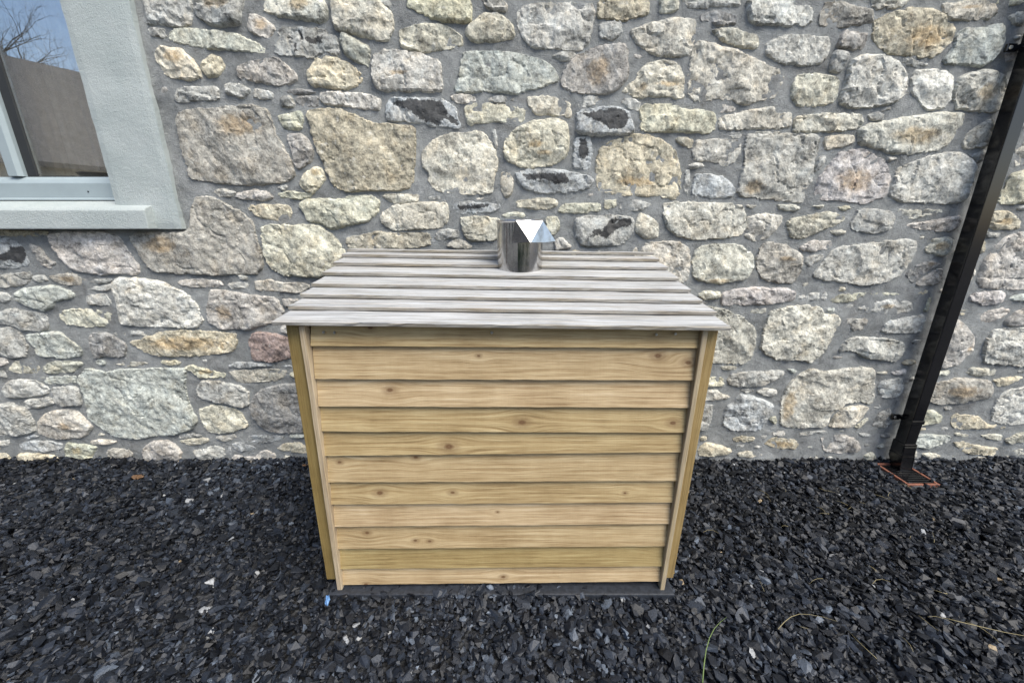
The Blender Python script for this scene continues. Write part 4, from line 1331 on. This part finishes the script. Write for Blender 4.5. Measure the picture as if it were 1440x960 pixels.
# ------------------------------------------------------------------ stainless flue through the lid
FX, FY, FR = 0.0366, -0.4067, 0.1047
flue = thing('flue', 'short polished steel flue pipe with folded deflector poking through the lid', 'flue', (FX, FY, 1.30))
ZT = 0.232
obj('pipe', lathe('pipe', [(FR, -0.03), (FR, -0.02), (FR, ZT - 0.014), (FR, ZT - 0.0085), (FR + 0.003, ZT - 0.006), (FR + 0.003, ZT), (FR - 0.004, ZT), (FR - 0.004, -0.03)], 64), M_STEEL, flue)
obj('inner_pipe', lathe('inner_pipe', [(FR * 0.62, -0.03), (FR * 0.62, ZT - 0.02), (FR * 0.59, ZT - 0.02), (FR * 0.59, -0.03)], 40), M_STEEL, flue)


def cyl(ang, r, z):
    return (r * math.sin(R(ang)), -r * math.cos(R(ang)), z)


hv = [cyl(-9, FR * 1.165, ZT - 0.003), cyl(53, FR * 1.165, ZT - 0.003), cyl(-20, FR * 1.03, ZT - 0.096),
      cyl(16, FR * 1.45, ZT - 0.092), cyl(53, FR * 1.3, ZT - 0.094), cyl(77, FR * 1.56, ZT - 0.09), cyl(120, FR + 0.004, ZT - 0.01), cyl(118, FR * 1.1, ZT - 0.092),
      cyl(-13, FR + 0.0035, ZT - 0.001), cyl(6, FR + 0.0035, ZT - 0.001), cyl(22, FR + 0.0035, ZT - 0.001), cyl(38, FR + 0.0035, ZT - 0.001), cyl(60, FR + 0.0035, ZT - 0.001), cyl(90, FR + 0.0035, ZT - 0.001)]
hf = [(0, 2, 3), (0, 3, 1), (1, 3, 4), (1, 4, 5), (1, 5, 6), (6, 5, 7), (8, 2, 0), (0, 9, 8), (0, 10, 9), (0, 1, 10), (1, 11, 10), (1, 12, 11), (1, 13, 12), (1, 6, 13)]
bm = bmesh.new()
bvs = [bm.verts.new(p) for p in hv]
for f in hf:
    bm.faces.new([bvs[k] for k in f])
bmesh.ops.recalc_face_normals(bm, faces=bm.faces[:])
bmesh.ops.solidify(bm, geom=bm.faces[:], thickness=0.0025)
me = bpy.data.meshes.new('deflector')
bm.to_mesh(me)
bm.free()
obj('deflector', me, M_STEEL, flue)

# ------------------------------------------------------------------ square rainwater pipe
dp = thing('downpipe', 'square glossy black rainwater downpipe fixed to the stone wall', 'downpipe', (2.497, -0.07, 0))


def dpart(name, me, mat=None, par=None):
    me.transform(Matrix.Translation((-2.497, 0.07, 0)))
    return obj(name, me, mat or M_PIPE, par or dp)


PX0, PX1, PY0, PY1 = 2.461, 2.531, -0.105, -0.035
dpart('pipe', box_me('pipe', PX0, PX1, PY0, PY1, 0.16, 3.4, 0.006, 3))
dpart('collar', box_me('collar', PX0 - 0.005, PX1 + 0.005, PY0 - 0.005, PY1 + 0.005, 0.13, 0.20, 0.005))
shoe = prism_me('shoe', [(-0.112, 0.185), (-0.03, 0.185), (-0.03, 0.085), (-0.07, 0.014), (-0.128, 0.014), (-0.116, 0.07)], 'x', PX0 - 0.004, PX1 + 0.004, 0.005)
dpart('shoe', shoe)
dpart('shoe_ring', box_me('shoe_ring', PX0 - 0.008, PX1 + 0.008, PY0 - 0.010, PY1 + 0.003, 0.108, 0.120, 0.003))
for zb in (0.35, 2.34):
    br = dpart('bracket', box_me('bracket', PX0 - 0.004, PX1 + 0.004, PY0 - 0.004, PY1 + 0.02, zb - 0.012, zb + 0.012, 0.003))
    for sx in (-1, 1):
        xc = 2.496 + sx * 0.062
        dpart('lug', box_me('lug', xc - 0.025, xc + 0.025, -0.032, -0.018, zb - 0.018, zb + 0.018, 0.005), None, br)
        bm = bmesh.new()
        bmesh.ops.create_cone(bm, cap_ends=True, segments=14, radius1=0.009, radius2=0.007, depth=0.006, matrix=Matrix.Translation((xc + sx * 0.008, -0.0345, zb)) @ Matrix.Rotation(R(90), 4, 'X'))
        me = bpy.data.meshes.new('screw')
        bm.to_mesh(me)
        bm.free()
        dpart('screw', me, M_NAIL, br)

# ------------------------------------------------------------------ clay gully under the pipe
gu = thing('drain_gully', 'square orange clay drain gully with dark grating below the downpipe', 'drain', (2.47, -0.15, 0))
x0, x1, y0, y1 = -0.098, 0.098, -0.115, 0.108
t = 0.014
for nm, b in (('rim', (x0, x1, y0, y0 + t)), ('rim', (x0, x1, y1 - t, y1)), ('rim', (x0, x0 + t, y0 + t + .001, y1 - t - .001)), ('rim', (x1 - t, x1, y0 + t + .001, y1 - t - .001))):
    obj(nm, box_me(nm, b[0], b[1], b[2], b[3], -0.03, 0.026, 0.004), M_CLAY, gu)
barm = box_me('bar', x0 + t + .001, x1 - t - .001, -0.0045, 0.0045, 0.010, 0.022, 0.002)
barm.materials.append(M_PIPE)
for k in range(10):
    obj('bar', barm, None, gu, (0, y0 + t + 0.014 + k * 0.0185, 0))

# ------------------------------------------------------------------ litter on the gravel
M_STRAW = plain('dry_straw', (0.27, 0.23, 0.12), 0.7)
M_GREEN = plain('green_grass', (0.13, 0.19, 0.06), 0.6)
M_BLUE = plain('blue_plastic', (0.12, 0.25, 0.48), 0.4)
M_LEAF = plain('brown_leaf', (0.11, 0.06, 0.028), 0.7)


def stalk_geo(a, b, r, lift, bend, seed, n=7):
    rr = random.Random(seed)
    a, b = Vector((*a, 0)), Vector((*b, 0))
    d = b - a
    s_ = Vector((-d.y, d.x, 0))
    P, Rr = [], []
    for i in range(n):
        u = i / (n - 1)
        p = a + d * u + s_ * bend * math.sin(u * math.pi)
        p.z = 0.024 + lift * math.sin(u * math.pi * 0.9) + rr.uniform(0, 0.003)
        P.append(p)
        Rr.append(r * (1 - 0.8 * u))
    return tube_np(P, Rr, 4)


def litter(name, a, b, r, lift, bend, mat, label, cat):
    V, Fc = stalk_geo(a, b, r, lift, bend, hash(label) % 1000)
    o0 = Vector(V[0])
    tag(obj(name, pydata(name, [Vector(v) - o0 for v in V], Fc, True), mat, loc=o0), label, cat)


litter('grass_blade', (0.645, -1.31), (0.842, -1.09), 0.0025, 0.03, 0.08, M_GREEN, 'long green grass blade lying on gravel in front of the box right corner', 'grass')
litter('straw_stalk', (1.70, -1.085), (2.02, -1.18), 0.0018, 0.012, -0.05, M_STRAW, 'long pale straw stalk on gravel at the far right edge', 'straw')
litter('straw_stalk', (1.775, -1.10), (1.80, -1.19), 0.0016, 0.01, 0.1, M_STRAW, 'short straw stalk crossing the long one at the far right', 'straw')
litter('straw_stalk', (1.02, -1.13), (1.27, -1.10), 0.0014, 0.006, 0.16, M_STRAW, 'curved straw stalk on gravel midway between box and right edge', 'straw')
V, Fc = [], []
rr = random.Random(12)
spots = []
for _ in range(36):
    if rr.random() < 0.6:
        spots.append((rr.gauss(1.75, 0.55), rr.uniform(-1.4, -0.25)))
    elif rr.random() < 0.5:
        spots.append((rr.gauss(1.95, 0.16), rr.gauss(-0.42, 0.06)))
    else:
        spots.append((rr.uniform(-2.6, 1.2), rr.uniform(-1.35, -1.0)))
for i, (sx, sy) in enumerate(spots):
    a = rr.uniform(0, 6.283)
    L = rr.uniform(0.03, 0.11)
    if -0.82 < sx < 0.74 and sy > -1.03 or sy > -0.06:
        continue
    v2, f2 = stalk_geo((sx, sy), (sx + L * math.cos(a), sy + L * math.sin(a)), rr.uniform(0.0008, 0.0014), rr.uniform(0.0, 0.008), rr.uniform(-0.2, 0.2), i, 4)
    Fc += [tuple(k + len(V) for k in f) for f in f2]
    V += v2
kind(obj('dry_grass', pydata('dry_grass', V, Fc, True), M_STRAW), 'stuff', 'scattered bits of dry yellow grass lying among the slate chippings', 'grass')


def crumple(name, loc, size, mat, label, cat, seed):
    rr = random.Random(seed)
    bm = bmesh.new()
    bmesh.ops.create_grid(bm, x_segments=6, y_segments=4, size=0.5)
    for v in bm.verts:
        v.co.x *= size[0] * (1 - 0.5 * abs(v.co.y * 2) ** 2)
        v.co.y *= size[1] * (1 - 0.6 * abs(v.co.x / size[0] * 1.6) ** 2)
        v.co.z = rr.uniform(-0.006, 0.006)
    bmesh.ops.solidify(bm, geom=bm.faces[:], thickness=0.0015)
    me = bpy.data.meshes.new(name)
    bm.to_mesh(me)
    bm.free()
    tag(obj(name, me, mat, loc=loc, rot=(rr.uniform(-.3, .3), rr.uniform(-.3, .3), rr.uniform(0, 6))), label, cat)


crumple('plastic_scrap', (-0.757, -1.02, 0.038), (0.02, 0.045), M_BLUE, 'torn blue plastic scrap beside the left foot of the box', 'plastic scrap', 4)
crumple('fallen_leaf', (-2.30, -0.20, 0.034), (0.06, 0.035), M_LEAF, 'small brown leaf on gravel left of the box near the wall', 'leaf', 9)
crumple('fallen_leaf', (-1.33, -0.07, 0.034), (0.05, 0.03), M_LEAF, 'small brown leaf at the wall foot just left of the box', 'leaf', 10)

# ------------------------------------------------------------------ across the yard (mirrored in the window pane)
M_HWALL = plain('yard_house_render', (0.5, 0.46, 0.4), 0.85, nscale=2)
M_ROOF = plain('yard_house_slate', (0.06, 0.06, 0.066), 0.7, nscale=6, namt=0.3)
M_HDARK = plain('yard_house_glass', (0.03, 0.035, 0.04), 0.15)
M_HDOOR = plain('yard_house_door', (0.12, 0.05, 0.03), 0.5)
az = R(-57)
hd_ = Vector((math.sin(az), -math.cos(az), 0))      # from the wall towards the house
hc = Vector((-2.4, 0, 0)) + hd_ * 15.0
house = thing('yard_house', 'low slate roofed house across the yard, seen only mirrored in the window', 'house', hc)
house.rotation_euler = (0, 0, math.atan2(hd_.y, hd_.x) - math.pi / 2)
HL, HW = 18.0, 2.8
prof = [(-HW, 0), (HW, 0), (HW, 3.1), (0, 5.75), (-HW, 3.1)]
obj('wall', prism_me('wall', prof, 'x', -HL, HL), M_HWALL, house)
for s_ in (-1, 1):
    me = prism_me('roof', [(s_ * (HW + 0.35), 2.93), (0, 5.9), (0, 6.02), (s_ * (HW + 0.35), 3.05)], 'x', -HL - 0.3, HL + 0.3)
    obj('roof', me, M_ROOF, house)
for k, xw in enumerate((-11, -7, -3, 1.2, 5.5, 10)):
    if k == 3:
        obj('door', box_me('door', xw, xw + 1, -HW - 0.05, -HW + 0.02, 0, 2.1), M_HDOOR, house)
    else:
        w_ = obj('window', box_me('window', xw, xw + 1.2, -HW - 0.05, -HW + 0.02, 1.0, 2.2), M_PVC, house)
        obj('pane', box_me('pane', xw + 0.07, xw + 1.13, -HW - 0.07, -HW - 0.052, 1.07, 2.13), M_HDARK, w_)

M_HEDGE = plain('hedge_leaves', (0.06, 0.08, 0.035), 0.8, nscale=14, namt=0.6, bump=0.6)  # unseen foliage bank, added to darken what the steel flue mirrors
bm = bmesh.new()
bmesh.ops.create_grid(bm, x_segments=120, y_segments=28, size=0.5)
hp = np.array([v.co[:] for v in bm.verts])
hn = fbm(np.stack([hp[:, 0] * 26, hp[:, 1] * 9, hp[:, 1] * 0 + 2], 1), 4)
for v, k in zip(bm.verts, hn):
    a = (v.co.y + 0.5) * math.pi
    v.co = (v.co.x * 16, -0.75 * math.cos(a) * (1 + 0.25 * k), 1.55 * math.sin(a) ** 0.55 * (1 + 0.12 * k))
me = bpy.data.meshes.new('added_hedge')
bm.to_mesh(me)
bm.free()
tag(obj('added_hedge', me, M_HEDGE, loc=(5.5, -13.5, 0)), 'dark green foliage added out of view to darken reflections in the steel flue', 'added_hedge')
tree = thing('bare_tree', 'leafless tree behind the yard house, seen only mirrored high in the pane', 'tree', (-21.5, -14.2, 0))
TV, TF, CV, CF = [], [], [], []
rt = random.Random(31)


def grow(p, d, L, r, depth):
    pts = [p]
    q = p.copy()
    dd = d.copy()
    for _ in range(3):
        dd = (dd + Vector((rt.gauss(0, 0.16), rt.gauss(0, 0.16), rt.gauss(0.04, 0.1)))).normalized()
        q = q + dd * L / 3
        pts.append(q.copy())
    v2, f2 = tube_np(pts, [r, r * 0.86, r * 0.74, r * 0.62], 6 if depth < 2 else 3)
    V_, F_ = (TV, TF) if depth < 2 else (CV, CF)
    F_ += [tuple(k + len(V_) for k in f) for f in f2]
    V_ += v2
    if depth >= 8:
        return
    for _ in range(3 if depth < 5 else 2):
        nd = (dd + Vector((rt.gauss(0, 0.55), rt.gauss(0, 0.55), rt.gauss(0.12, 0.35)))).normalized()
        grow(pts[rt.choice((2, 3, 3))], nd, L * rt.uniform(0.62, 0.82), r * 0.58, depth + 1)


grow(Vector((0, 0, 0)), Vector((0, 0, 1)), 3.2, 0.2, 0)
M_BARK = plain('bark', (0.09, 0.07, 0.05), 0.9)
obj('trunk', pydata('trunk', TV, TF, True), M_BARK, tree)
obj('crown', pydata('crown', CV, CF), M_BARK, tree)
